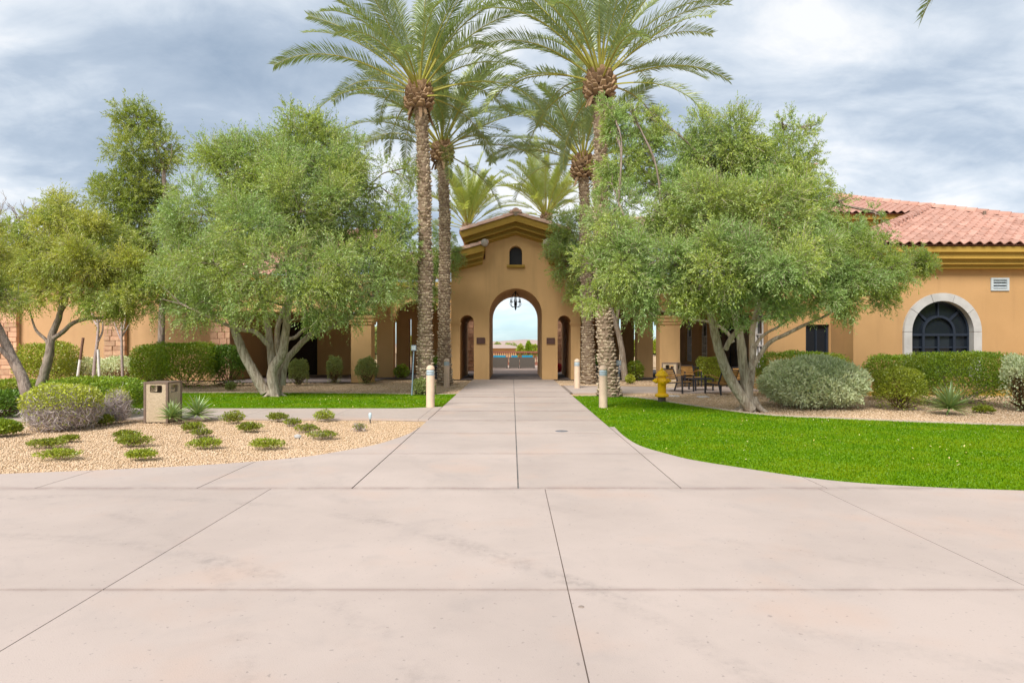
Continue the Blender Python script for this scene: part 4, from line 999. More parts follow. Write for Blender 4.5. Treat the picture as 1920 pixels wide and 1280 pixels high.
# ------------------------------------------------------------------ palms
def frond_mesh(name, L, e0, bend, seed, npair=80, mats=None):
    """One feather leaf along +X; e0 = starting elevation, bend = total droop (radians)."""
    r = np.random.default_rng(seed); n = 26; ds = L/n
    pts = [np.array([0., 0., 0.])]; el = e0; side = r.normal(0, .12); yaw = 0.0
    tans = []
    for i in range(n):
        t = (i+.5)/n; el_ = e0 - bend*t**1.7; yaw = side*t*t
        d = np.array([math.cos(el_)*math.cos(yaw), math.cos(el_)*math.sin(yaw), math.sin(el_)]); tans.append(d); pts.append(pts[-1]+d*ds)
    tans.append(tans[-1]); pts = np.array(pts); tans = np.array(tans)
    b = MB(); b.tube([Vector(p) for p in pts], lerp_list([.038, .030, .022, .015, .010, .005], n+1), 4, True)
    V = [np.array(b.v)]; faces = [tuple(f) for f in b.f]; mi = [0]*len(faces); tint = [np.full(len(b.v), .5)]
    base = len(b.v); VV = []; TT = []; twist = r.normal(0, .35)
    for j in range(npair):
        t = .235+.755*(j+.5)/npair; f = t*n; i = min(int(f), n-1); u = f-i
        p = pts[i]*(1-u)+pts[i+1]*u; tg = tans[i]; sd_ = np.cross(tg, [0, 0, 1.0]); sd_ /= max(np.linalg.norm(sd_), .05); up = np.cross(sd_, tg)
        ca, sa = math.cos(twist*t), math.sin(twist*t); s2 = sd_*ca+up*sa; u2 = up*ca-sd_*sa
        prof = min(1.0, (t-.17)/.20)*(1.0 if t < .6 else 1.0-.62*((t-.6)/.4)**1.4)
        for s_ in (-1, 1):
            ll = (.50*prof+.05)*r.uniform(.85, 1.12)*L/4.3; fw = .55+.75*t+r.normal(0, .10); lift = .48+r.normal(0, .17)
            d = s2*s_*1.0 + tg*fw + u2*lift; d /= np.linalg.norm(d)
            wv = np.cross(d, u2+r.normal(0, .25, 3)); wv /= np.linalg.norm(wv); w = .0145*L/4.3*r.uniform(.8, 1.2)
            d2 = d+np.array([0, 0, -.14-.2*r.random()]); d2 /= np.linalg.norm(d2)
            m_ = p+d*ll*.5; tip = m_+d2*ll*.5
            k = base+len(VV); VV += [p-wv*w*.5, p+wv*w*.5, m_+wv*w, m_-wv*w, tip]; tn = r.normal(.5, .2); TT += [tn]*5
            faces += [(k, k+1, k+2, k+3), (k+3, k+2, k+4)]; mi += [1, 1]
    me = bpy.data.meshes.new(name); me.from_pydata([tuple(v) for v in np.concatenate([V[0], np.array(VV)])], [], faces)
    me.polygons.foreach_set('material_index', mi)
    a = me.attributes.new('tint', 'FLOAT', 'POINT'); a.data.foreach_set('value', np.concatenate([tint[0], np.array(TT)]).astype(np.float32))
    for m_ in mats: me.materials.append(m_)
    me.update(); return me
FROND = {}
CLASSES = [(86, 16), (76, 28), (65, 40), (53, 52), (41, 60), (28, 66), (13, 68), (-6, 62)]
for ci, (e0, bd) in enumerate(CLASSES):
    for v in range(2):
        FROND[ci, v] = frond_mesh('frond', 4.3, math.radians(e0), math.radians(bd)*(.9+.25*v), 100+ci*5+v, 100, (M['petiole'], M['palm_leaf']))
FRONDY = {(ci, 0): frond_mesh('frond', 4.3, math.radians(e0), math.radians(bd), 300+ci, 95, (M['petiole'], M['palm_leaf_back'])) for ci, (e0, bd) in enumerate(CLASSES)}

def palm_trunk(path, r0, r1, rows_per_m=10, flare=.12):
    """Trunk covered with the cut stubs of old leaves, each stub a small lipped wedge."""
    P = smooth_path(path, 10); segs = [0.0]
    for i in range(1, len(P)): segs.append(segs[-1]+(P[i]-P[i-1]).length)
    Ltot = segs[-1]; V, Fq, Tn = [], [], []
    def pos(s):
        i = max(0, min(len(P)-2, next((k for k in range(len(segs)-1) if segs[k+1] >= s), len(P)-2)))
        return P[i].lerp(P[i+1], (s-segs[i])/max(segs[i+1]-segs[i], 1e-6))
    def rad(s): return r0+(r1-r0)*(s/Ltot)+flare*math.exp(-s/.35)+.012*math.sin(s*2.3+r0*50)
    nr = int(Ltot*9); sides = 14
    for i in range(nr+1):
        s = Ltot*i/nr; c = pos(s)
        for k in range(sides): a = 2*PI*k/sides; V.append((c.x+rad(s)*math.cos(a), c.y+rad(s)*math.sin(a), c.z)); Tn.append(.0)
    for i in range(nr):
        for k in range(sides): Fq.append((i*sides+k, i*sides+(k+1) % sides, (i+1)*sides+(k+1) % sides, (i+1)*sides+k))
    nrow = int(Ltot*rows_per_m); m_ = 10
    for i in range(nrow):
        s = Ltot*(i+.5)/nrow
        for k in range(m_):
            ss = min(max(s+rnd.uniform(-.022, .022), .01), Ltot-.01)
            a = 2*PI*(k+.5*(i % 2)+rnd.uniform(-.2, .2))/m_; c = pos(ss); R = rad(ss)-.005
            if rnd.random() < .12: continue
            w = 2*PI*R/m_*rnd.uniform(.34, .60); h = rnd.uniform(.045, .082); o = rnd.uniform(.025, .085)
            er = Vector((math.cos(a), math.sin(a), 0)); et = Vector((-math.sin(a), math.cos(a), 0)); q = c+er*R
            k0 = len(V); tt = min(1, max(0, rnd.gauss(.55, .3)))
            for vv in (q-et*w+Vector((0, 0, -h*.2)), q+et*w+Vector((0, 0, -h*.2)), q+et*w*.75+Vector((0, 0, h)), q-et*w*.75+Vector((0, 0, h)),
                       q-et*w*.7+er*o*.9+Vector((0, 0, h*.55)), q+et*w*.7+er*o*.9+Vector((0, 0, h*.55)), q+er*o*1.15+Vector((0, 0, h*.75)), q+Vector((0, 0, -h*.75))): V.append(tuple(vv)); Tn.append(tt)
            for t_ in (4, 5, 6): Tn[k0+t_] = min(1.0, tt+.25)
            for t_ in (0, 1, 7): Tn[k0+t_] = tt*.5
            Fq += [(k0, k0+7, k0+6, k0+4), (k0+7, k0+1, k0+5, k0+6), (k0+1, k0+2, k0+5, k0+5), (k0+3, k0, k0+4, k0+4), (k0+4, k0+6, k0+3, k0+3), (k0+6, k0+5, k0+2, k0+3)]
    me = bpy.data.meshes.new('trunk'); me.from_pydata(V, [], [tuple(dict.fromkeys(f)) for f in Fq])
    a = me.attributes.new('tint', 'FLOAT', 'POINT'); a.data.foreach_set('value', np.array(Tn, dtype=np.float32)); me.materials.append(M['palm_bark']); me.update(); return me
def boots(c, r, h, n, loose=6):
    """The swollen head of trimmed leaf bases under the crown."""
    V, Fq, Tn = [], [], []
    def wedge(q, up, er, et, w, l, th, tt):
        k = len(V); a = q; tip = q+up*l
        for v in (a-et*w*.75, a+et*w*.75, a+et*w*.75+er*th*.8, a-et*w*.75+er*th*.8, tip-et*w*.42, tip+et*w*.42, tip+et*w*.40+er*th, tip-et*w*.40+er*th): V.append(tuple(v)); Tn.append(tt)
        Tn[k+4:k+8] = [min(1, tt+.45)]*4
        Fq.extend([(k, k+1, k+5, k+4), (k+1, k+2, k+6, k+5), (k+2, k+3, k+7, k+6), (k+3, k, k+4, k+7), (k+4, k+5, k+6, k+7), (k+3, k+2, k+1, k)])
    for i in range(n):
        t = (i+.5)/n; a = i*2.39996+rnd.uniform(-.1, .1); z = -h*.5+h*t; R = r*math.sqrt(max(.2, 1-(1.25*(t-.45))**2))
        er = Vector((math.cos(a), math.sin(a), 0)); et = Vector((-math.sin(a), math.cos(a), 0))
        up = (Vector((0, 0, 1))*(.45+.55*t)+er*(.75-.5*t)+et*rnd.uniform(-.15, .15)).normalized()
        er2 = (er-up*er.dot(up)).normalized()
        wedge(Vector(c)+er*R*.82+Vector((0, 0, z)), up, er2, et, rnd.uniform(.12, .17), rnd.uniform(.13, .24), rnd.uniform(.05, .08), rnd.uniform(0, .6))
    for i in range(loose):
        a = rnd.uniform(0, 6.3); er = Vector((math.cos(a), math.sin(a), 0)); et = Vector((-math.sin(a), math.cos(a), 0))
        wedge(Vector(c)+er*r*.75+Vector((0, 0, -h*.45)), (Vector((0, 0, -1))+er*.45).normalized(), er, et, .09, rnd.uniform(.22, .5), .03, rnd.uniform(.2, .7))
    # core
    b = MB(); b.lathe([(r*.35, -h*.55), (r*.72, -h*.3), (r*.82, 0), (r*.7, h*.35), (r*.4, h*.6), (.05, h*.8)], c, 14); k = len(V)
    V.extend(b.v); Fq.extend([tuple(i+k for i in f) for f in b.f]); Tn.extend([.05]*len(b.v))
    me = bpy.data.meshes.new('leaf_base_head'); me.from_pydata(V, [], Fq)
    at_ = me.attributes.new('tint', 'FLOAT', 'POINT'); at_.data.foreach_set('value', np.array(Tn, dtype=np.float32)); me.materials.append(M['palm_boot']); me.update(); return me
def palm(label, path, r0, r1, scale, nf, seed, head=(.42, .75, 90), lib=None, group=None, spec=(), wt=None, zoff=.35, loose=6):
    rr_ = random.Random(seed); lib = lib or FROND; p0, p1 = Vector(path[0]), Vector(path[-1])
    t = thing('palm_tree', label, 'palm tree', p0, group)
    link('trunk', palm_trunk(path, r0, r1), None, t)
    link('leaf_base_head', boots(p1+Vector((0, 0, head[1]*.35)), head[0], head[1], head[2], loose), None, t, 'stuff')
    crown = p1+Vector((0, 0, head[1]*.35+zoff)); wt = wt or [2, 4, 7, 9, 9, 8, 6, 2]
    order = []
    for ci, w in enumerate(wt): order += [ci]*max(1, round(nf*w/sum(wt)))
    for i, ci in enumerate(order):
        az = i*2.39996+rr_.uniform(-.3, .3); ks = [k for k in lib if k[0] == ci]; me = lib[rr_.choice(ks)]
        e0 = math.radians(CLASSES[ci][0]); q = Vector((math.cos(az)*math.cos(e0), math.sin(az)*math.cos(e0), math.sin(e0)))*.16
        s_ = scale*rr_.uniform(.86, 1.08)*(.9 if ci == 7 else 1.0)
        m_ = T(crown+q-Vector((0, 0, .045*ci))) @ RZ(az) @ Matrix.Rotation(rr_.uniform(-.25, .25), 4, 'X') @ Matrix.Rotation(rr_.uniform(-.09, .09), 4, 'Y') @ Matrix.Diagonal((s_, s_, s_, 1))
        put('frond', me, m_, t)
    return t
def px_path(pts, Y): return [at(x, y, Y) for x, y in pts]
YL1, YR1, YL2, YR2 = 21.2, 20.3, 26.2, 27.0
palm('tallest palm left of the walk, shaggy brown leaf bases under its crown', px_path([(797, 738), (797, 640), (797, 480), (795, 330), (790, 225), (786, 200)], YL1), .225, .18, 1.0, 40, 1, (.41, .75, 95), loose=10)
palm('tall palm right of the walk, trunk rising behind the olive and nearest the hydrant', px_path([(1143, 742), (1135, 640), (1127, 480), (1126, 330), (1126, 230), (1125, 180)], YR1), .255, .175, 1.02, 40, 2, (.45, .75, 95), loose=5)
palm('slimmer palm left of the gate standing behind the tallest left palm', px_path([(834, 719), (833, 600), (834, 450), (832, 350), (829, 300)], YL2), .235, .19, 1.0, 38, 3, (.41, .7, 80), loose=4)
palm('slimmer dark trunked palm right of the gate standing behind the front palm', px_path([(1104, 718), (1101, 600), (1098, 450), (1096, 370), (1093, 330)], YR2), .245, .195, 1.0, 38, 4, (.44, .9, 80), loose=4)
YB = 46.0
palm('yellow green palm beyond the gatehouse roof, left of its gable', [(at(878, 690, YB).x, YB, 0), (at(878, 500, YB).x, YB, 4), at(877, 440, YB)], .3, .28, 1.12, 40, 5, (.42, .8, 50), FRONDY, 'palms behind the gatehouse', wt=[3, 6, 8, 8, 6, 3, 2, 0])
palm('yellow green palm beyond the gatehouse roof, right of its gable', [(at(1024, 690, YB).x, YB, 0), (at(1024, 500, YB).x, YB, 4), at(1024, 422, YB)], .3, .28, 1.17, 40, 6, (.42, .8, 50), FRONDY, 'palms behind the gatehouse', wt=[3, 6, 8, 8, 6, 3, 2, 0])
palm('palm mostly outside the frame, only its frond tips hanging at the top right edge', [(8.7, 8.2, 0), (8.7, 8.2, 4), (8.7, 8.2, 8.0)], .26, .22, 1.0, 40, 21, (.42, .8, 70), wt=[2, 4, 6, 8, 8, 8, 5, 2])

# ------------------------------------------------------------------ broad-leaved trees
def limb(b, pts, r0, r1, sides=9, jit=.16): 
    P = smooth_path(pts, 5); b.tube(P, lerp_list([r0*1.0, (r0*.72+r1*.28), (r0*.35+r1*.65), r1], len(P)), sides, True, jit)
    return P
def tree(name, label, base, limbs, clumps, Y, leafmat, bark, nsprig, leafL=.085, leafW=.024, k=11, spl=(.24, .50), droop=.30, group=None, cat='tree', twig=.006, sub=(10, 16), squash=.85, minr=.26, spread=.8, dens=1.0, roots=0):
    """limbs: list of (pixel path, r0, r1, depth offset list); clumps: (px, py, r px, dy, weight)."""
    t = thing(name, label, cat, base, group); tb = MB(); nodes = []
    for pth, r0, r1, dys in limbs:
        n = len(pth); dl = lerp_list(dys, n) if len(dys) > 1 else dys*n
        P = limb(tb, [at(x, y, Y+dl[i]) for i, (x, y) in enumerate(pth)], r0, r1)
        nodes += [(p, r0+(r1-r0)*i/len(P)) for i, p in enumerate(P) if i > len(P)*.45]
    for i in range(roots):
        a = i*2*PI/roots+.4; d = Vector((math.cos(a), math.sin(a), 0)); limb(tb, [Vector(base)+d*.05+Vector((0, 0, .28)), Vector(base)+d*.2+Vector((0, 0, .06)), Vector(base)+d*.42+Vector((0, 0, -.06))], .11, .03)
    tb.build('trunk', bark, t)
    bb = MB(); O, D, L, Tn, Dr = [], [], [], [], []
    tot = sum(c[2]**2*(c[4] if len(c) > 4 else 1) for c in clumps)
    for c in clumps:
        px_, py_, rp_, dy = c[:4]; wgt = c[4] if len(c) > 4 else 1.0
        cen = at(px_, py_, Y+dy); R = rp_/F*(Y+dy)
        near = min(nodes, key=lambda q: (q[0]-cen).length-q[1]*2) if nodes else None
        if near:
            st = near[0]; mid = st.lerp(cen, .5)+Vector((rnd.uniform(-.2, .2), rnd.uniform(-.2, .2), rnd.uniform(-.05, .35)))
            P = limb(bb, [st, mid, cen], max(.018, min(near[1]*.55, .05)), .012, 5)
            nodes_l = P[len(P)//2:]
        ns = rnd.randint(*sub); cnt = int(nsprig*rp_**2*wgt/tot)
        subs = []
        for i in range(ns):
            v = Vector((rnd.gauss(0, 1), rnd.gauss(0, 1), rnd.gauss(0, 1))).normalized()*R*rnd.uniform(.42, 1.02); v.z *= squash
            rs_ = R*rnd.choice((rnd.uniform(.13, .22), rnd.uniform(.20, .36))); subs.append((cen+v, rs_, rnd.gauss(.5, .2)))
            if near and i < 6: limb(bb, [rnd.choice(nodes_l), cen.lerp(cen+v, .5)+Vector((0, 0, .05)), cen+v*1.02], .02, .006, 4)
        subs.append((cen, R*.30, .5))
        ar = np.array([s_[1]**2 for s_ in subs]); pick = RG.choice(len(subs), cnt, p=ar/ar.sum())
        sc = np.array([tuple(s_[0]) for s_ in subs])[pick]; sr = np.array([s_[1] for s_ in subs])[pick]; stn = np.array([s_[2] for s_ in subs])[pick]
        u = nrm(RG.normal(size=(cnt, 3))); rad_ = sr*RG.uniform(.15, 1, cnt)**.45
        o = sc+u*rad_[:, None]*np.array([1.1, 1.1, .9])
        far_ = RG.random(cnt) < .07; o = np.where(far_[:, None], o+u*sr[:, None]*RG.uniform(.1, .55, (cnt, 1)), o)
        rel = nrm(o-np.array(cen)); d = nrm(u*.8+rel*.45+RG.normal(0, .32, (cnt, 3))+np.array([0, 0, .24]))
        up_ = (rel[:, 2] > .25) & (RG.random(cnt) < .10); d = np.where(up_[:, None], nrm(rel*.35+RG.normal(0, .28, (cnt, 3))+np.array([0, 0, 1.0])), d)
        O.append(o); D.append(d); L.append(RG.uniform(*spl, cnt)*np.clip(R/.8, .55, 1.1)*np.where(up_, 1.6, 1.0)); Tn.append(stn+RG.normal(0, .1, cnt))
        Dr.append(droop*(1.0-.9*np.clip(rel[:, 2], -1, 1))*RG.uniform(.5, 1.4, cnt))
    if bb.v: bb.build('branches', M['bark_brown'], t, 'stuff')
    lv_ = Leaves(); lv_.sprigs(np.concatenate(O), np.concatenate(D), np.concatenate(L), k, leafL, leafW, np.concatenate(Dr), np.concatenate(Tn), twig, spread)
    lv_.build('crown', [leafmat, M['twig']], t); return t

YC = 20.3
tree('olive_tree', 'broad grey green olive with many leaning trunks on the left lawn strip', gp(513, 742),
     [([(498, 735), (478, 702), (457, 662), (443, 627), (435, 603), (420, 575), (400, 540)], .17, .06, [0, -.2, -.5, -.8]),
      ([(516, 744), (511, 695), (529, 662), (537, 612), (541, 575), (548, 500), (555, 420)], .17, .06, [-.1, -.3, -.5, -.2]),
      ([(511, 700), (507, 649), (502, 612), (496, 580), (480, 510), (470, 430)], .13, .05, [.1, .2, .3, .3]),
      ([(528, 722), (535, 680), (555, 654), (586, 625), (618, 614), (656, 596), (700, 560)], .12, .045, [.2, .3, .0, -.4]),
      ([(535, 682), (538, 640), (554, 632), (570, 618), (596, 607), (640, 570), (660, 500)], .07, .03, [.5, .8, 1.2, 1.6]),
      ([(502, 645), (478, 622), (448, 617), (393, 595), (340, 570)], .085, .03, [-.2, -.6, -1.2]),
      ([(522, 735), (526, 690), (520, 640), (525, 600), (560, 520), (620, 420), (690, 350)], .11, .04, [.5, .9, 1.4, 1.6])],
     [(560, 290, 82, .3), (610, 270, 52, .8), (545, 232, 30, .2, .7), (640, 300, 45, .3), (470, 320, 60, 0), (415, 320, 55, .4), (392, 300, 30, .4), (375, 400, 62, -.4), (330, 430, 52, .3), (330, 500, 66, -.6),
      (400, 490, 72, -1.6), (300, 555, 46, .1, .8), (385, 560, 56, -1.0), (470, 430, 70, -1.8), (560, 400, 80, -1.4), (520, 500, 72, -2.2), (480, 560, 50, -1.6), (585, 545, 58, -1.9),
      (640, 400, 62, -.6), (640, 500, 66, -1.3), (660, 560, 46, -1.0), (600, 592, 30, -.6), (700, 470, 60, -.2), (715, 540, 46, -.3), (750, 445, 34, .4), (745, 505, 30, .5), (700, 355, 36, .8, .7), (745, 325, 38, 1.0, .6), (745, 380, 30, .8, .7), (690, 420, 40, .4),
      (500, 300, 50, .3), (520, 350, 60, -.6), (450, 370, 56, -.3), (620, 340, 56, -.2), (655, 350, 46, .4), (590, 235, 30, .3), (660, 300, 30, .5, .8), (440, 285, 34, .3, .9), (730, 410, 40, .5), (720, 480, 46, -.2), (765, 470, 26, .3, .8), (270, 520, 40, .1, .8), (350, 570, 40, -.6, .8),
      (500, 400, 80, 2.2), (600, 450, 80, 2.2), (400, 480, 80, 2.4), (560, 330, 60, 2.0), (680, 500, 60, 2.2)],
     YC, M['olive_leaf'], M['bark'], 24000, leafL=.085, leafW=.026, roots=5)
YD = 15.7
tree('olive_tree', 'largest olive with leaning pale trunks on the right lawn beside the lounge chairs', gp(1408, 768),
     [([(1409, 768), (1372, 715), (1348, 656), (1337, 608), (1325, 560), (1290, 470), (1240, 390)], .135, .04, [0, -.1, -.3, -.6, -.4]),
      ([(1406, 765), (1397, 715), (1389, 640), (1380, 594), (1375, 520), (1372, 420), (1350, 330)], .125, .045, [.1, .1, .3, .3]),
      ([(1404, 745), (1409, 700), (1411, 656), (1412, 612), (1430, 540), (1455, 430), (1475, 330), (1480, 260)], .09, .03, [.4, .9, 1.2, 1.0]),
      ([(1360, 655), (1372, 632), (1390, 616), (1416, 600), (1458, 592), (1510, 560)], .065, .03, [-.3, -.6, -1.0]),
      ([(1410, 690), (1441, 644), (1475, 626), (1511, 608), (1548, 592), (1600, 560)], .06, .022, [.7, .5, .2, 0]),
      ([(1413, 672), (1418, 645), (1436, 625), (1460, 612), (1490, 590)], .05, .02, [.9, 1.0, 1.1]),
      ([(1375, 642), (1360, 620), (1330, 604), (1295, 598), (1230, 580)], .05, .02, [.1, .2, .0]),
      ([(1330, 585), (1290, 530), (1240, 490), (1190, 450), (1160, 380)], .075, .025, [-.6, -.9, -1.0])],
     [(1335, 270, 62, .2), (1300, 300, 52, .5), (1375, 255, 50, 0), (1385, 320, 58, .3), (1490, 265, 38, .9, .6), (1455, 300, 36, .6, .9), (1505, 315, 38, .9, .7), (1515, 245, 22, .9, .6), (1470, 232, 22, .9, .6), (1480, 345, 44, .5), (1430, 330, 44, .2), (1420, 285, 30, .2, .8), (1245, 360, 44, -.2), (1280, 350, 44, 0), (1155, 245, 36, -.3, .9), (1205, 265, 40, 0, .9), (1165, 305, 42, -.2, 1), (1140, 205, 22, -.3, .9), (1225, 225, 24, 0, .8), (1215, 320, 34, .1, .9), (1150, 350, 34, -.4, .9), (1185, 215, 24, -.2, .8),
      (1150, 420, 58, -.8), (1120, 500, 44, -.9), (1175, 490, 62, -1.4), (1120, 560, 34, -.9), (1200, 560, 50, -1.4), (1255, 420, 56, -.5), (1265, 500, 62, -1.6), (1290, 560, 46, -1.4), (1340, 400, 70, -1.0), (1350, 490, 70, -1.9), (1370, 560, 48, -1.6), (1430, 400, 70, -1.0), (1440, 500, 76, -2.1), (1460, 565, 46, -1.8), (1490, 360, 46, 0), (1520, 400, 48, -.4), (1530, 480, 60, -1.3), (1530, 555, 46, -1.3), (1590, 440, 36, -.2, .7), (1600, 510, 54, -.9), (1595, 565, 38, -.9), (1660, 505, 46, -.5), (1700, 500, 38, -.3), (1725, 495, 24, -.3, .8), (1655, 548, 34, -.4), (1640, 400, 26, .3, .22), (1575, 385, 24, .2, .5), (1560, 425, 36, 0, .9), (1610, 455, 34, -.1, .9), (1655, 450, 26, .2, .4), (1575, 470, 44, -.6),
      (1300, 440, 70, 1.8), (1420, 450, 80, 2.0), (1520, 500, 60, 1.6), (1200, 500, 60, 1.2), (1360, 340, 50, 1.6), (1600, 520, 45, 1.2)],
     YD, M['olive_leaf'], M['bark'], 31000, leafL=.072, leafW=.021, spl=(.22, .40), roots=6)
YA = 20.5
tree('desert_tree', 'yellow green tree with forked brown trunk over the round bushes far left', (at(80, 740, YA).x, YA, 0),
     [([(72, 741), (80, 712), (92, 665), (97, 630), (110, 597), (118, 560), (135, 500)], .16, .05, [0, 0, .1, .2]),
      ([(101, 634), (118, 622), (136, 606), (165, 597), (205, 594), (245, 570), (265, 530)], .075, .025, [0, -.2, -.4, -.4]),
      ([(92, 665), (88, 640), (70, 622), (62, 605), (50, 560)], .06, .02, [.1, .3, .5]),
      ([(114, 587), (125, 560), (128, 520), (118, 470), (110, 420)], .06, .02, [.3, .5, .6])],
     [(110, 400, 44, .3, .8), (75, 420, 40, .2, .7), (150, 430, 46, 0, .9), (195, 440, 44, .2, .9), (60, 480, 50, .2), (120, 480, 52, -.8), (180, 500, 52, -.8), (235, 500, 44, -.3), (250, 550, 44, -.6), (205, 560, 40, -.6), (30, 540, 46, -.2, .8), (90, 545, 40, -.8, .6), (150, 560, 34, -.8, .6), (20, 450, 34, .4, .7), (-15, 500, 50, 0, .8), (130, 440, 40, 1.4), (200, 500, 46, 1.5), (60, 500, 46, 1.5)],
     YA, M['yellow_leaf'], M['bark_brown'], 9500, leafL=.09, leafW=.027)
YA1 = 14.2
tree('desert_tree', 'dark grey trunk leaning out of the left frame edge behind the twiggy bush', gp(62, 787),
     [([(62, 788), (52, 745), (40, 705), (18, 660), (-8, 605), (-40, 540), (-70, 470)], .135, .05, [0, .1, .2, .3]),
      ([(35, 690), (14, 668), (-10, 645), (-50, 610)], .06, .03, [.1, .0, -.1])],
     [(-60, 470, 60, .2), (-110, 420, 70, .3), (-40, 520, 40, 0), (-140, 520, 70, 0), (10, 560, 34, .3, .7), (-70, 570, 46, -.4), (-20, 470, 36, .6)],
     YA1, M['yellow_leaf'], M['bark_brown'], 3600, leafL=.075, leafW=.019)
YB2 = 26.5
tree('tall_tree', 'tall thin crowned tree rising behind the trees on the left against clouds', (at(300, 700, YB2).x, YB2, 0),
     [([(300, 718), (302, 640), (306, 540), (312, 440), (308, 350), (304, 305), (285, 260), (262, 215)], .15, .025, [0, 0, 0, 0]),
      ([(308, 480), (270, 430), (230, 380), (200, 350)], .06, .02, [0, -.3, -.3]), ([(306, 330), (320, 300), (322, 270)], .03, .015, [0, .2])],
     [(255, 225, 34, 0, .8), (285, 240, 30, .3, .7), (235, 250, 24, 0, .7), (250, 290, 40, -.2, .8), (305, 275, 34, .2, .7), (290, 320, 36, 0, .8), (240, 340, 36, -.3, .8), (190, 345, 24, -.3, .7), (265, 380, 46, 0), (310, 370, 26, .4, .7), (215, 385, 40, -.3), (295, 430, 46, .2), (240, 440, 50, -.4), (285, 500, 50, 0), (235, 510, 40, .4)],
     YB2, M['acacia_leaf'], M['bark_brown'], 5200, leafL=.12, leafW=.034, k=11, droop=.2)
YF = 28.3
tree('small_olive', 'small grey green olive behind the two left palms, against the gate eaves', (at(815, 712, YF).x, YF, 0),
     [([(800, 713), (802, 640), (808, 580), (815, 520), (825, 480)], .12, .04, [0]), ([(806, 600), (785, 560), (765, 530)], .06, .03, [0])],
     [(835, 475, 34, -.4), (815, 520, 36, 0), (860, 478, 16, -.8, .7), (790, 500, 34, .3), (770, 540, 34, 0), (825, 440, 24, .2, .8), (748, 560, 20, .2, .8), (815, 560, 22, 0, .8)],
     YF, M['olive_leaf'], M['bark'], 1900, leafL=.10, leafW=.026, k=11)
YE = 28.6
tree('small_olive', 'dark olive leaning over the right side of the gatehouse gable', (at(1171, 712, YE).x, YE, 0),
     [([(1172, 713), (1165, 650), (1152, 598), (1130, 540), (1105, 490), (1075, 440)], .15, .04, [0, 0, -.2]), ([(1155, 605), (1165, 540), (1160, 470)], .08, .03, [0, .3])],
     [(1065, 420, 36, -.3), (1050, 460, 30, -.4), (1062, 500, 30, -.3), (1085, 470, 34, .2), (1080, 525, 32, -.2), (1072, 555, 18, -.3, .8), (1110, 440, 34, 0), (1120, 500, 40, 0), (1160, 450, 44, .2), (1170, 510, 44, 0), (1100, 400, 20, 0, .8)],
     YE, M['olive_leaf'], M['bark'], 3800, leafL=.10, leafW=.026, k=11)
# bare tree at the far left
bt = thing('bare_tree', 'leafless tree showing bare twigs at the far left edge above the crowns', 'tree', (at(-14, 690, 30).x, 30, 0))
b = MB()
def branch(p, d, L, r, depth):
    q = p+d*L*.55+Vector((rnd.uniform(-.1, .1), rnd.uniform(-.1, .1), 0))*L; e_ = p+d*L+Vector((rnd.uniform(-.12, .12), 0, rnd.uniform(-.05, .12)))*L
    b.tube([p, q, e_], [r, r*.8, r*.6], 4)
    if depth:
        for _ in range(3 if depth > 1 else 4):
            v = (d+Vector((rnd.gauss(0, .55), rnd.gauss(0, .55), rnd.gauss(.08, .4)))).normalized(); branch(q.lerp(e_, rnd.uniform(0, 1)), v, L*rnd.uniform(.55, .8), r*.55, depth-1)
p0 = at(-18, 690, 30); p0.z = 0; b.tube([p0, p0+Vector((0.1, 0, 2.5)), p0+Vector((.3, 0, 5.6))], [.2, .16, .13], 7)
for d in ((.55, 0, .75), (-.4, .2, .8), (.2, -.3, .9), (.75, .1, .4)): branch(p0+Vector((.25, 0, rnd.uniform(4.2, 5.4))), Vector(d).normalized(), 1.7, .08, 4)
b.build('trunk', M['bark_brown'], bt)

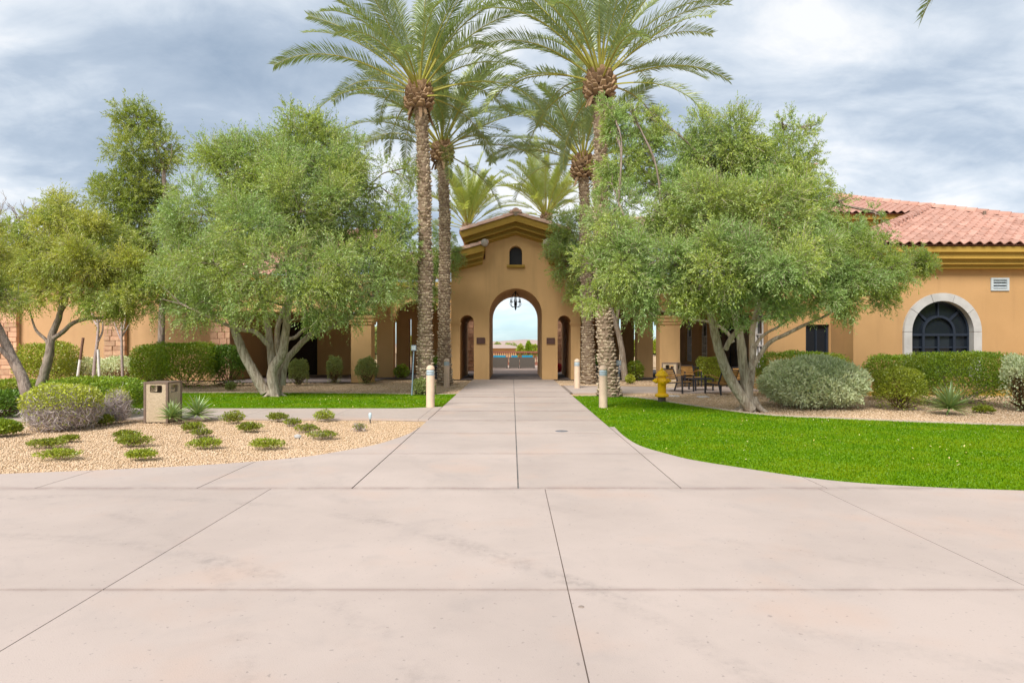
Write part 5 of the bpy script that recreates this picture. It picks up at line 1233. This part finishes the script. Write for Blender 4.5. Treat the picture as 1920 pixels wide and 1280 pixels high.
# ------------------------------------------------------------------ shrubs
def shrub(name, label, x0, x1, yt, yb, leaf, n, leafL=.05, leafW=.02, depth=None, e=3.2, twigs=None, ntw=60, skirt=-.75, lift=.3, group=None, cat='bush', lump=.10, shell=.5, fine=0, finemat=None, leafzone=None, Y=None, open_=.25, twr=.012):
    Y = Y or gY(yb); k = Y/F; ry = (depth or (x1-x0)*k)/2; Yc = Y+ry*.85; k = Yc/F; cx = ((x0+x1)/2-CX)*k; rx_ = (x1-x0)/2*k*.93; h = (H-(yt-CY)*k)*.98; rz_ = h*.54; cz = h-rz_
    t = thing(name, label, cat, (cx, Yc, 0), group)
    def surf(m_):
        u = nrm(RG.normal(size=(m_, 3))); s_ = (np.abs(u)**e).sum(1)**(-1/e)
        ph = RG.uniform(0, 0, 3); w = 1+lump*(np.sin(u[:, 0]*4.1+cx*3)*np.sin(u[:, 1]*3.7+Yc)+.6*np.sin(u[:, 2]*6+u[:, 0]*7+cx)+.4*np.sin(u[:, 0]*13+u[:, 2]*11))
        return u, s_*w
    def place(m_, sh):
        u, r = surf(m_); dp = np.where(RG.random(m_) < .68, RG.uniform(0, .16, m_), RG.uniform(.1, sh, m_)); q = u*(r*(1-dp))[:, None]*np.array([rx_, ry, rz_])
        return u, q+np.array([cx, Yc, cz])
    n = int(n*1.35); leafL *= 1.12; leafW *= 1.3
    lv_ = Leaves(); u, P = place(n, shell); rel = (P[:, 2]-cz)/rz_
    keep = RG.random(n) < np.clip((rel-skirt)/.45, open_*.5 if skirt > -.99 else 1, 1)
    if leafzone is not None: keep &= RG.random(n) < np.clip((rel-leafzone)/.5+.15, .06, 1)
    keep &= P[:, 2] > .02; u, P = u[keep], P[keep]; m_ = len(P)
    D = nrm(u*.55+RG.normal(0, .55, (m_, 3))+np.array([0, 0, lift])); ll = leafL*RG.uniform(.6, 1.3, m_)
    nz = .5+.16*np.sin(P[:, 0]*5+P[:, 2]*4)*np.sin(P[:, 1]*4+P[:, 2]*7)
    lv_.add(*kites(P, D, ll, ll*leafW/leafL*RG.uniform(.8, 1.2, m_), nz+RG.normal(0, .2, m_), .1))
    lv_.build('foliage', [leaf], t)
    tm = twigs or M['brown_twig']; q = Leaves(); u, r = surf(ntw)
    tgt = u*(r*RG.uniform(.7, .97, ntw))[:, None]*np.array([rx_, ry, rz_])+np.array([cx, Yc, cz]); tgt[:, 2] = np.maximum(tgt[:, 2], .1)
    st = np.array([cx, Yc, .0])+RG.normal(0, 1, (ntw, 3))*np.array([rx_*.18, ry*.18, 0]); V = tgt-st; L = np.linalg.norm(V, axis=1)
    for a in range(2): q.add(*kites(st, nrm(V), L, np.full(ntw, twr*2), RG.uniform(0, 1, ntw), .06))
    if fine:
        u, P = place(fine, .55); kp = P[:, 2] > .03; u, P = u[kp], P[kp]; m2 = len(P)
        D = nrm(u*.7+RG.normal(0, .5, (m2, 3))+np.array([0, 0, .35])); fl = RG.uniform(.10, .24, m2); q.add(*kites(P-D*fl[:, None]*.95, D, fl, np.full(m2, .008), RG.uniform(0, 1, m2), .15))
    q.build('stems', [tm], t); return t
# left side
shrub('clipped_bush', 'rounded clipped green bush against the left wall behind the forked trunk', 43, 140, 642, 712, M['hedge_yellow'], 8500, .075, .032, Y=25.8, e=3.8, lump=.045)
shrub('sage_hedge', 'silver green sage hedge along the left wall behind the staked saplings', 106, 200, 672, 714, M['sage'], 6000, .07, .026, Y=27.4, depth=1.6, e=4, skirt=-.5)
shrub('sage_hedge', 'silver green sage hedge with bare dark stems under the right stone pilaster', 188, 262, 669, 714, M['sage'], 5200, .07, .026, Y=27.2, depth=1.6, e=4, skirt=-.2)
shrub('clipped_bush', 'bright green clipped bush, left one of the group before the left wall', 252, 312, 646, 722, M['hedge'], 7500, .07, .028, Y=25.6, e=4.2, lump=.045)
shrub('clipped_bush', 'largest bright green clipped bush left of the olive trunks', 288, 410, 642, 728, M['hedge'], 14000, .07, .028, e=5, lump=.045, skirt=-.6)
shrub('clipped_bush', 'dark green clipped bush touching the left olive trunks', 395, 456, 647, 722, M['hedge_dark'], 8000, .07, .028, Y=24.8, e=4.5, lump=.045, skirt=-.3)
shrub('ground_cover_bush', 'low bright green ground cover by the kerb at far left', -20, 78, 711, 737, M['hedge'], 4200, .06, .022, Y=21.5, depth=2.0, e=2.4)
shrub('clipped_bush', 'dark leafy hedge bush left of the leaning trunk', -45, 54, 732, 791, M['hedge_dark'], 9500, .05, .02, Y=14.0, skirt=-.3)
shrub('clipped_bush', 'broad dark green hedge behind the grey twiggy bushes', 95, 260, 707, 789, M['hedge'], 17000, .05, .018, Y=13.9, depth=1.7, e=4.5, lump=.045, skirt=-.55)
shrub('twiggy_bush', 'round grey twiggy bush with lime leaf tips in the gravel', 50, 183, 718, 811, M['lime'], 13000, .034, .020, Y=12.0, e=2.6, lump=.045, twigs=M['grey_twig'], ntw=300, fine=9000, leafzone=-.05, skirt=-1.2, shell=.3, twr=.006)
shrub('twiggy_bush', 'small grey twiggy bush nearly leafless beside the broad hedge', 194, 248, 727, 791, M['lime'], 1400, .03, .015, Y=13.3, e=2.3, twigs=M['grey_twig'], ntw=120, fine=2300, leafzone=.3, skirt=-1.2, shell=.3, twr=.006)
shrub('small_bush', 'small bright green bush at the left frame edge in the gravel', -22, 32, 787, 820, M['hedge'], 3200, .04, .016, Y=11.4, e=2.3)
shrub('small_bush', 'low green weed at the foot of the small grey twiggy bush', 170, 212, 778, 797, M['lantana'], 1100, .04, .015, Y=13.0, e=2.1)
shrub('round_bush', 'olive green clipped bush beside the dark porch, leftmost of three', 542, 578, 674, 722, M['sage_green'], 4200, .055, .022, e=3.4, skirt=-.5, group='clipped bushes before the left porch')
shrub('round_bush', 'olive green clipped bush in the middle of the three before the porch', 613, 641, 668, 719, M['sage_green'], 3600, .055, .022, e=3.4, skirt=-.3, group='clipped bushes before the left porch')
shrub('round_bush', 'olive green clipped bush against the front porch pillar, rightmost of three', 667, 708, 671, 720, M['sage_green'], 5200, .055, .022, e=2.8, skirt=-.4, group='clipped bushes before the left porch')
shrub('small_bush', 'small leafy plant in front of the column by the left arcade', 738, 768, 683, 708, M['hedge'], 1100, .07, .025, Y=30.5, e=2, open_=.5)
shrub('small_bush', 'dusty green bush growing at the foot of the left front palm', 774, 816, 708, 741, M['sage_green'], 2600, .05, .02, Y=20.6, e=2.3, depth=.7)
shrub('small_bush', 'small spiky weed in the gravel left of the olive trunks', 423, 441, 717, 731, M['sage_green'], 500, .07, .02, Y=22.8, e=2)
# right side
shrub('leafy_plant', 'tall loose bright green plant beside the thin dark trunk right of the palms', 1170, 1208, 676, 712, M['hedge'], 1500, .08, .03, Y=28.9, e=2, open_=.6, twr=.01)
shrub('small_bush', 'low yellow green plant in the gravel by the right arcade', 1172, 1190, 702, 722, M['lime'], 500, .07, .025, Y=26.6, e=2)
shrub('clipped_bush', 'square clipped yellow green bush behind the lounge chairs', 1308, 1362, 669, 718, M['hedge_yellow'], 8500, .05, .02, Y=25.6, e=7, lump=.045)
shrub('clipped_hedge', 'long dark clipped hedge under the glazed door behind the sage mound', 1412, 1592, 659, 722, M['hedge'], 16000, .055, .02, Y=20.4, depth=1.2, e=7, lump=.045, skirt=-.2)
shrub('sage_mound', 'large silver sage mound at the edge of the right lawn', 1428, 1613, 670, 771, M['sage'], 17000, .085, .026, Y=16.0, e=2.5, skirt=-.95, lump=.08, shell=.55, fine=2500, twigs=M['twig'], lift=.5)
shrub('clipped_hedge', 'clipped green hedge left of the arched window behind the round bush', 1626, 1722, 665, 752, M['hedge'], 11000, .05, .02, Y=18.6, e=5, lump=.045, skirt=-.15, depth=1.3)
shrub('clipped_hedge', 'large clipped hedge with yellowed lower leaves under the arched window', 1706, 1896, 660, 772, M['hedge'], 24000, .05, .02, Y=16.8, e=7, lump=.045, skirt=-.6, depth=1.9, twigs=M['twig'])
shrub('round_bush', 'round olive green bush in front of the hedge beside the yucca', 1644, 1726, 687, 772, M['hedge_yellow'], 10500, .045, .018, Y=15.9, e=3.6, lump=.045, skirt=-.5)
shrub('sage_hedge', 'silver sage bush with bare brown base at the right frame edge', 1886, 1960, 666, 768, M['sage'], 8000, .055, .02, Y=15.6, e=3.2, skirt=.1, ntw=240)
shrub('small_bush', 'low lime green weed right of the yucca under the hedge', 1828, 1862, 762, 782, M['lantana'], 900, .05, .02, Y=15.4, e=2)
shrub('flower_plant', 'red flowering plant glimpsed through the right passage of the gate', 1040, 1056, 682, 704, M['red_flower'], 700, .07, .05, Y=37.2, e=2)
# creeping patches in the gravel
for i, (px_, py_, wd, hh, col_) in enumerate(((110, 861, 78, 20, 0), (90, 839, 74, 18, 1), (265, 861, 56, 20, 0), (250, 836, 66, 22, 1), (237, 822, 52, 16, 1), (385, 840, 62, 20, 0), (500, 841, 62, 20, 0), (606, 822, 58, 16, 2), (576, 809, 44, 15, 2), (467, 808, 46, 18, 1), (437, 792, 46, 24, 1), (362, 808, 42, 18, 1), (378, 817, 38, 14, 2), (520, 788, 36, 16, 1), (549, 797, 34, 13, 2), (609, 788, 40, 22, 0), (674, 805, 26, 12, 3), (130, 826, 36, 10, 1))):
    lab = ['bright green creeping patch', 'yellow green creeping patch', 'half dry green creeping patch', 'dry brown creeping patch'][col_]
    where = ['nearest the kerb at far left', 'just above the nearest patch at far left', 'nearest the kerb third of the way to the walk', 'wide one below the bin', 'behind the wide one below the bin', 'in front of the yuccas', 'alone near the curved slab edge', 'right of the white stone', 'behind the half dry one by the stone', 'in front of the pair by the path', 'tallest one beside the path right of the yuccas', 'just right of the yuccas', 'small one below the right yucca', 'small one by the path left of centre', 'thin one between two path patches', 'upright one at the path edge', 'nearest the spike light', 'sparse one right behind the nearest two patches'][i]
    shrub('creeping_plant', lab+' '+where, px_-wd/2, px_+wd/2, py_-hh*.86, py_, (M['hedge_yellow'], M['lantana'], M['lantana'], M['lantana'])[col_], (900, 850, 520, 130)[col_], .035, .013, depth=wd*gY(py_)/F*.62, e=2.0, ntw=(40, 50, 90, 160)[col_], lift=.5, group='creeping plants in the gravel bed', cat='plant', lump=.2, shell=.8, twr=.004, fine=(0, 60, 160, 220)[col_], twigs=(None, None, M['twig'], M['grey_twig'])[col_], skirt=-2)
# yuccas
def yucca(label, px_, py_, R, n, seed, hfac=1.0):
    r = random.Random(seed); p = gp(px_, py_); t = thing('yucca', label, 'yucca', p, 'yuccas in the gravel')
    if 'YU' not in globals():
        globals()['YU'] = []
        for v in range(4):
            b = MB(); ns = 6; vs = []
            for i in range(ns+1):
                u = i/ns; w = .030*(1-.15*u)*min(1, (1-u)*2.2+.02)*(.7+.6*min(u*3, 1)); z = -.09*v*.5*u*u
                vs += [(u, -w, z+w*.5), (u, 0, z), (u, w, z+w*.5)]
            fs = []
            for i in range(ns): fs += [(3*i, 3*i+3, 3*i+4, 3*i+1), (3*i+1, 3*i+4, 3*i+5, 3*i+2)]
            b.add(vs, fs, True); me = b.mesh('leaf'); a = me.attributes.new('tint', 'FLOAT', 'POINT'); a.data.foreach_set('value', np.full(len(vs), .2+.22*v, dtype=np.float32)); me.materials.append(M['yucca']); YU.append(me)
    for i in range(n):
        f = (i+.5)/n; el = math.asin(min(1, max(-.2, 1-f*1.12)))*hfac+r.uniform(-.08, .08); az = i*2.39996+r.uniform(-.2, .2); L = R*r.uniform(.82, 1.1)
        m_ = T(p+Vector((0, 0, .10+.06*(1-f)))) @ RZ(az) @ Matrix.Rotation(-el, 4, 'Y') @ Matrix.Rotation(r.uniform(-.3, .3), 4, 'X') @ Matrix.Diagonal((L, max(L, .4)*1.05, L, 1))
        put('leaf', YU[r.randrange(4)], m_, t)
yucca('spiky green yucca in front of the speckled bin', 322, 792, .36, 90, 1)
yucca('taller spiky green yucca right of the speckled bin', 370, 787, .44, 90, 2)
yucca('large spiky yucca under the hedge below the arched window', 1780, 774, .60, 110, 3)

# far trees through the gate
def far_tree(name, label, px_, top, base_y, wpx, Y, leafm, n, e=2.2):
    shrub(name, label, px_-wpx/2, px_+wpx/2, top, base_y, leafm, n, .3, .14, Y=Y, e=e, cat='tree', ntw=30, twr=.03, group='trees beyond the court', depth=wpx*Y/F)
far_tree('cypress_tree', 'pointed dark green tree seen through the gate arch', 991, 640, 660, 8, 75, M['hedge'], 900, 1.4)
far_tree('round_tree', 'low yellow green tree at the right of the gate arch view', 1002, 648, 662, 22, 80, M['hedge_yellow'], 1600)
far_tree('round_tree', 'small green shrub tree left of the pointed tree in the arch', 976, 649, 661, 10, 70, M['hedge_yellow'], 700)
far_tree('round_tree', 'pale far tree at the left of the gate arch view', 933, 642, 652, 16, 130, M['sage_green'], 900)
far_tree('round_tree', 'pale grey far tree in the middle of the gate arch view', 957, 643, 653, 26, 150, M['sage_green'], 700)
far_tree('round_tree', 'green hillside tree seen between the right arcade columns', 1230, 638, 665, 40, 90, M['hedge_yellow'], 1800)
far_tree('round_tree', 'green hillside tree seen between the left arcade columns', 655, 630, 668, 30, 80, M['hedge_yellow'], 1500)
far_tree('round_tree', 'grey green tree seen right of the front left porch pillar', 700, 612, 668, 26, 70, M['sage_green'], 1500)
far_tree('round_tree', 'yellow green tree glimpsed beside the left front palm', 768, 632, 668, 22, 85, M['hedge_yellow'], 1100)
far_tree('round_tree', 'yellow green tree glimpsed beside the thin trunk right', 1193, 640, 668, 16, 85, M['hedge_yellow'], 900)
fh = thing('far_house', 'low pinkish tiled roof of a house seen beyond the balustrade', 'house', (-2, 95, 0))
b = MB(); b.box(-7.5, 1.2, 95, 104, -.1, 1.0); b.build('wall', M['stucco'], fh)
b = MB(); b.add([(-8, 94.5, 1.0), (1.7, 94.5, 1.0), (1.7, 105, 1.0), (-8, 105, 1.0), (-6, 99.5, 1.62), (-.4, 99.5, 1.5)], [(0, 1, 5, 4), (1, 2, 5), (2, 3, 4, 5), (3, 0, 4)]); b.build('roof', M['far_hill'], fh)

# ------------------------------------------------------------------ saplings and stakes
def sapling(label, paths, r):
    t = thing('young_tree', label, 'young tree', (at(*paths[0][0], 27.0).x, 27.0, 0), 'bare saplings by the left wall'); b = MB()
    for i, p in enumerate(paths): limb(b, [at(x, y, 26.0 + .15*i*((j > 0))) for j, (x, y) in enumerate(p)], r if i == 0 else r*.6, r*.5 if i == 0 else r*.2, 6, .1)
    b.build('trunk', M['pale_bark'], t)
sapling('bare pale sapling tied to white stakes, left of the stone pilaster', [[(174, 722), (178, 675), (182, 645), (184, 615), (182, 600), (172, 588)], [(184, 640), (192, 622), (193, 600), (196, 570)], [(183, 612), (175, 600), (165, 592)], [(184, 606), (190, 595), (188, 580)]], .07)
sapling('bare pale sapling in front of the stone pilaster', [[(231, 724), (229, 680), (228, 640), (228, 610), (230, 590)], [(228, 640), (218, 615), (212, 596)], [(228, 632), (240, 612), (248, 594)], [(228, 625), (234, 605), (236, 588)]], .06)
def stake(label, a, c, two=False):
    pa_, pc = at(*a, 25.6), at(*c, 25.6); pa_.z = -.05; t = thing('tree_stake', label, 'stake', pa_); 
    mid = pa_.lerp(pc, .55); b = MB(); b.tube([pa_, mid], .05, 8); b.build('painted_end', M['white'], t)
    b = MB(); b.tube([mid+(pc-mid)*.002, pc], .05, 8); b.build('post', M['stake_wood'] if two else M['white'], t)
stake('slanting wooden stake with white painted lower half left of saplings', (143, 728), (156, 633), True)
stake('white painted stake leaning against the left sapling', (187, 728), (184, 655))

# ------------------------------------------------------------------ bollards
bo = thing('bollard', 'x', 'bollard', (0, 0, 0), 'bollard lights along the walk')
b = MB(); b.lathe([(.110, -.03), (.110, .02), (.108, .06), (.108, .80)], sides=28); b.build('post', M['bollard'], bo)
b = MB(); b.lathe([(.097, .80), (.097, .945)], sides=28); b.build('light_band', M['lens'], bo)
for z in (.825, .865, .905):
    b = MB(); b.lathe([(.098, z-.006), (.111, z-.009), (.111, z+.006), (.098, z+.009)], sides=28); b.build('louver', M['vent'], bo)
b = MB(); b.lathe([(.098, .945), (.108, .948), (.108, .965)]+[(.108*math.cos(a), .965+.105*math.sin(a)) for a in [PI/2*i/8 for i in range(1, 8)]]+[(.001, 1.07)], sides=28); b.build('dome_cap', M['bollard'], bo)
for i, (px_, py_, lab) in enumerate(((807, 762.5, 'cream domed bollard light in the left lawn strip beside the walk, nearer one'), (837.5, 725, 'cream domed bollard light in front of the left slimmer palm, farther one'), (1082, 727, 'cream domed bollard light in gravel right of the walk, farther one'), (1131, 763, 'cream domed bollard light on the right lawn, nearer one'))):
    o = bo if i == 0 else copy_tree(bo); o['label'] = lab; o.location = gp(px_, py_)

# ------------------------------------------------------------------ hydrant
hy = gp(1241, 752); ht = thing('fire_hydrant', 'yellow fire hydrant on the edge of the right lawn', 'fire hydrant', hy)
def lat(name, prof, mat, sides=24, Mx=None, parent=ht):
    b = MB(); b.lathe(prof, (0, 0, 0), sides, T(hy) @ (Mx or Matrix())); return b.build(name, mat, parent)
lat('standpipe', [(.105, -.05), (.105, .13)], M['pipe'])
lat('base_flange', [(.09, .125), (.185, .128), (.19, .14), (.19, .175), (.175, .20), (.13, .225)], M['yellow'])
lat('barrel', [(.118, .20), (.118, .50), (.128, .52), (.128, .62), (.118, .66), (.118, .70)], M['yellow'])
bn = lat('bonnet', [(.118, .70), (.175, .705), (.18, .715), (.18, .745), (.165, .755), (.14, .77), (.135, .80), (.12, .835), (.08, .86), (.062, .865), (.06, .885), (.035, .89)], M['yellow'])
lat('operating_nut', [(.034, .885), (.034, .93), (.02, .94), (.001, .94)], M['yellow'], 5, parent=bn)
for k in range(8):
    a = k*PI/4+.2; lat('bolt', [(.014, 0), (.014, .03), (.001, .032)], M['yellow'], 6, T((.155*math.cos(a), .155*math.sin(a), .745)), bn)
for s_ in (-1, 1):
    Mx = T((0, 0, .575)) @ Matrix.Rotation(s_*PI/2, 4, 'Y')
    lat('hose_cap', [(.06, .10), (.06, .14), (.078, .142), (.078, .165), (.062, .175), (.058, .205), (.035, .215), (.03, .225), (.022, .26), (.001, .262)], M['yellow'], 18, Mx)
Mx = T((0, 0, .565)) @ Matrix.Rotation(PI/2, 4, 'X') @ RZ(0)
pcap = lat('pumper_cap', [(.085, .09), (.085, .135), (.108, .137), (.108, .17), (.088, .18), (.085, .20), (.05, .212), (.03, .215), (.03, .25), (.001, .252)], M['yellow'], 20, Matrix.Rotation(.12, 4, 'Z') @ Mx)

# ------------------------------------------------------------------ litter bins
def bin_(label, px_, py_, ang, w, h, Y=None):
    p = gp(px_, py_) if Y is None else Vector(((px_-CX)/F*Y, Y, 0)); p.z = -.045; t = thing('litter_bin', label, 'litter bin', p); R_ = T(p) @ RZ(ang)
    for i in range(4):
        Mi = R_ @ RZ(i*PI/2) @ T((0, -w/2, 0)); a = w/2-.035
        hole = [(-a*.55, h*.74), (a*.55, h*.74), (a*.62, h*.77), (a*.62, h*.89), (a*.55, h*.92), (-a*.55, h*.92), (-a*.62, h*.89), (-a*.62, h*.77)]
        plate('panel', [(-a, .03), (a, .03), (a, h-.03), (-a, h-.03)], [hole], .035, Mi, M['aggregate'], t)
        b = MB(); b.box(-w/2-.012, -w/2+.034, -.012, .034, 0, h-.028, Mi); b.build('corner_post', M['bin_frame'], t)
    b = MB(); b.box(-w/2-.018, w/2+.018, -w/2-.018, w/2+.018, h-.027, h, R_); b.build('lid', M['bin_frame'], t)
    b = MB(); b.box(-w/2+.05, w/2-.05, -w/2+.05, w/2-.05, .04, h*.68, R_); b.build('liner', M['iron'], t)
bin_('speckled tan litter bin with dark corners beside the left path', 306, 787, math.radians(-4), .50, .86)
bin_('speckled tan litter bin behind the yellow hydrant, by the right pillar', 1259, 720, math.radians(-28), .56, .95, Y=24.6)

# ------------------------------------------------------------------ lounge chairs and tables
def chair(label, pos, ang, group='slatted lounge chairs by the right path', high=False):
    t = thing('lounge_chair', label, 'chair', (0, 0, 0), group); w, d = .66, .66; sh = .40
    for sx in (-1, 1):
        b = MB(); b.bar((sx*w/2, -d/2, 0), (sx*w/2, -d/2, .60), .04); b.build('leg', M['metal_dark'], t)
        b = MB(); b.bar((sx*w/2, d/2+.10, 0), (sx*w/2, d/2-.02, .38), .04); b.build('leg', M['metal_dark'], t)
        b = MB(); P = smooth_path([(sx*w/2, -d/2-.02, .615), (sx*w/2, -.05, .63), (sx*w/2, d/2+.02, .54)], 4)
        for i in range(len(P)-1): b.bar(P[i], P[i+1], .055, .022)
        b.build('armrest', M['slat'], t)
    b = MB()
    for sx in (-1, 1):
        b.bar((sx*(w/2-.0), -d/2, sh-.03), (sx*(w/2-.0), d/2, sh-.08), .032); b.bar((sx*w/2, d/2-.03, .37), (sx*w/2, d/2+.16, .80), .036)
    b.bar((-w/2, -d/2, sh-.05), (w/2, -d/2, sh-.05), .03); b.bar((-w/2, d/2+.02, sh-.09), (w/2, d/2+.02, sh-.09), .03); b.bar((-w/2-.018, d/2+.16, .80), (w/2+.018, d/2+.16, .80), .036)
    b.build('frame', M['metal_dark'], t)
    for i in range(5):
        y0 = -d/2+.02+i*.125; z = sh-.012-.05*(y0+d/2)/d; b = MB(); b.box(-w/2+.02, w/2-.02, y0, y0+.11, z-.02, z); b.build('seat_slat', M['slat'], t)
    for i in range(5):
        z0 = .43+i*.07; yy = d/2+.005+(z0-.37)*.40; b = MB(); b.box(-w/2+.02, w/2-.02, yy, yy+.02, z0, z0+.062); b.build('back_slat', M['slat'], t)
    t.location = pos; t.rotation_euler = (0, 0, ang); return t
chair('black framed slatted lounge chair partly behind the yellow hydrant', gp(1274, 736, -.04), math.radians(42))
chair('black framed slatted lounge chair with its back turned, beside the olive trunk', gp(1350, 739, -.04), math.radians(-156))
chair('black framed slatted lounge chair in the shade before the arched windows', Vector(((1293-CX)/F*25.4, 25.4, -.04)), math.radians(8))
chair('black framed slatted lounge chair glimpsed between the olive trunks', Vector(((1384-CX)/F*24.2, 24.2, -.04)), math.radians(175))
def table(label, pos, w, d, h, ang=0.0):
    t = thing('side_table', label, 'table', (0, 0, 0), 'dark side tables by the right path')
    for sx in (-1, 1):
        for sy in (-1, 1):
            b = MB(); b.bar((sx*w/2, sy*d/2, 0), (sx*w/2, sy*d/2, h-.045), .045); b.build('leg', M['metal_dark'], t)
    b = MB(); b.box(-w/2-.03, w/2+.03, -d/2-.03, d/2+.03, h-.045, h-.015); b.build('apron', M['metal_dark'], t)
    for i in range(5):
        y0 = -d/2-.02+i*(d+.04)/5; b = MB(); b.box(-w/2-.025, w/2+.025, y0+.006, y0+(d+.04)/5-.006, h-.0145, h); b.build('top_slat', M['metal_dark'], t)
    t.location = pos; t.rotation_euler = (0, 0, ang)
table('low dark metal table between the two front lounge chairs', gp(1314, 733, -.04), .62, .62, .46, .1)
table('taller dark metal table in the shade beside the arched windows', Vector(((1284-CX)/F*26.3, 26.3, -.04)), .8, .7, .74, .2)
for i, (px_, py_, lab) in enumerate(((1263, 742, 'small pale concrete pad in gravel just right of the hydrant'), (1318, 743.5, 'small pale concrete pad in gravel in front of the lounge chairs'))):
    p = gp(px_, py_, -.03); b = MB(); b.box(p.x-.16, p.x+.16, p.y-.14, p.y+.14, -.06, -.018); tagit(b.build('concrete_pad', M['white']), lab, 'concrete pad', 'concrete pads in the gravel')

# ------------------------------------------------------------------ small things
def outlet(label, px_, yb, yt, Y, lean=0.0):
    p0 = at(px_+lean, yb, Y); p1 = at(px_, yt, Y); p0.z = -.05; t = thing('outlet_post', label, 'outlet post', p0)
    b = MB(); b.tube([p0, p0.lerp(p1, .3), p1], [.028, .022, .02], 8); b.build('conduit', M['grey_box'], t)
    b = MB(); b.box(p1.x-.075, p1.x+.075, p1.y-.05, p1.y+.05, p1.z-.02, p1.z+.15); bx_ = b.build('box', M['grey_box'], t)
    b = MB(); b.box(p1.x-.06, p1.x+.06, p1.y-.065, p1.y-.051, p1.z, p1.z+.13); b.build('cover', M['vent'], bx_)
outlet('grey outlet box on a thin leaning conduit beside the left front palm', 776, 742, 656, 20.6, -4)
outlet('grey outlet box on a short conduit beside the right front palm', 1160, 728, 684, 21.2, 1)
p = gp(694, 794, -.05); t = thing('spike_light', 'small pale blue spike light in the gravel near the left path', 'garden light', p)
b = MB(); b.tube([p, p+Vector((0, 0, .10))], .013, 8); b.build('spike', M['metal_dark'], t)
b = MB(); b.lathe([(.014, .09), (.03, .12), (.035, .19), (.025, .225), (.001, .23)], p, 12); b.build('lens', M['lens'], t)
p = gp(558, 823, -.05); me = bpy.data.meshes.new('rock'); bm = bmesh.new(); bmesh.ops.create_icosphere(bm, subdivisions=2, radius=.052)
for v in bm.verts: v.co = Vector((v.co.x*1.3, v.co.y, v.co.z*.75))*(1+rnd.uniform(-.13, .13))
bm.to_mesh(me); bm.free(); ro_ = link('rock', me, M['cast_stone']); ro_.location = p+Vector((0, 0, .05)); tagit(ro_, 'white rounded rock lying alone in the left gravel bed', 'rock')
for s_, px_ in ((-1, 823), (1, 1120)):
    p = Vector(((px_-CX)/F*30.5, 30.5, 0)); t = thing('trash_can' if False else 'planter_urn', 'dark planter urn standing %s of the gate under the arcade' % ('left' if s_ < 0 else 'right'), 'planter', p)
    b = MB(); b.lathe([(.2, 0), (.22, .03), (.16, .1), (.3, .5), (.34, .62), (.30, .64), (.28, .6)], p, 18); b.build('pot', M['iron'], t)
    q = Leaves(); m_ = 260; u = nrm(RG.normal(size=(m_, 3))+np.array([0, 0, 1.2])); q.add(*kites(np.array(p)+np.array([0, 0, .6])+u*.12, u, RG.uniform(.2, .5, m_), np.full(m_, .05), RG.normal(.5, .2, m_), .2)); q.build('foliage', [M['hedge_dark']], t)

# trees on the far side of the drive, behind the viewer: the windows mirror them
src = [o for o in bpy.data.objects if o.get('category') == 'tree' and o.name.startswith(('olive_tree', 'tall_tree'))]
for i, (k_, tx, ty, lab) in enumerate(((0, 40, -24, 'olive tree across the drive behind the viewer, mirrored in the arched window'), (1, 52, -30, 'large olive across the drive behind the viewer, farthest right'), (0, 27, -30, 'olive tree across the drive behind the viewer, nearest the walk'))):
    o = copy_tree(src[k_]); o['label'] = lab; o.location = (tx, ty, 0); o.rotation_euler = (0, 0, 1.3*i); o['group'] = 'trees across the drive'
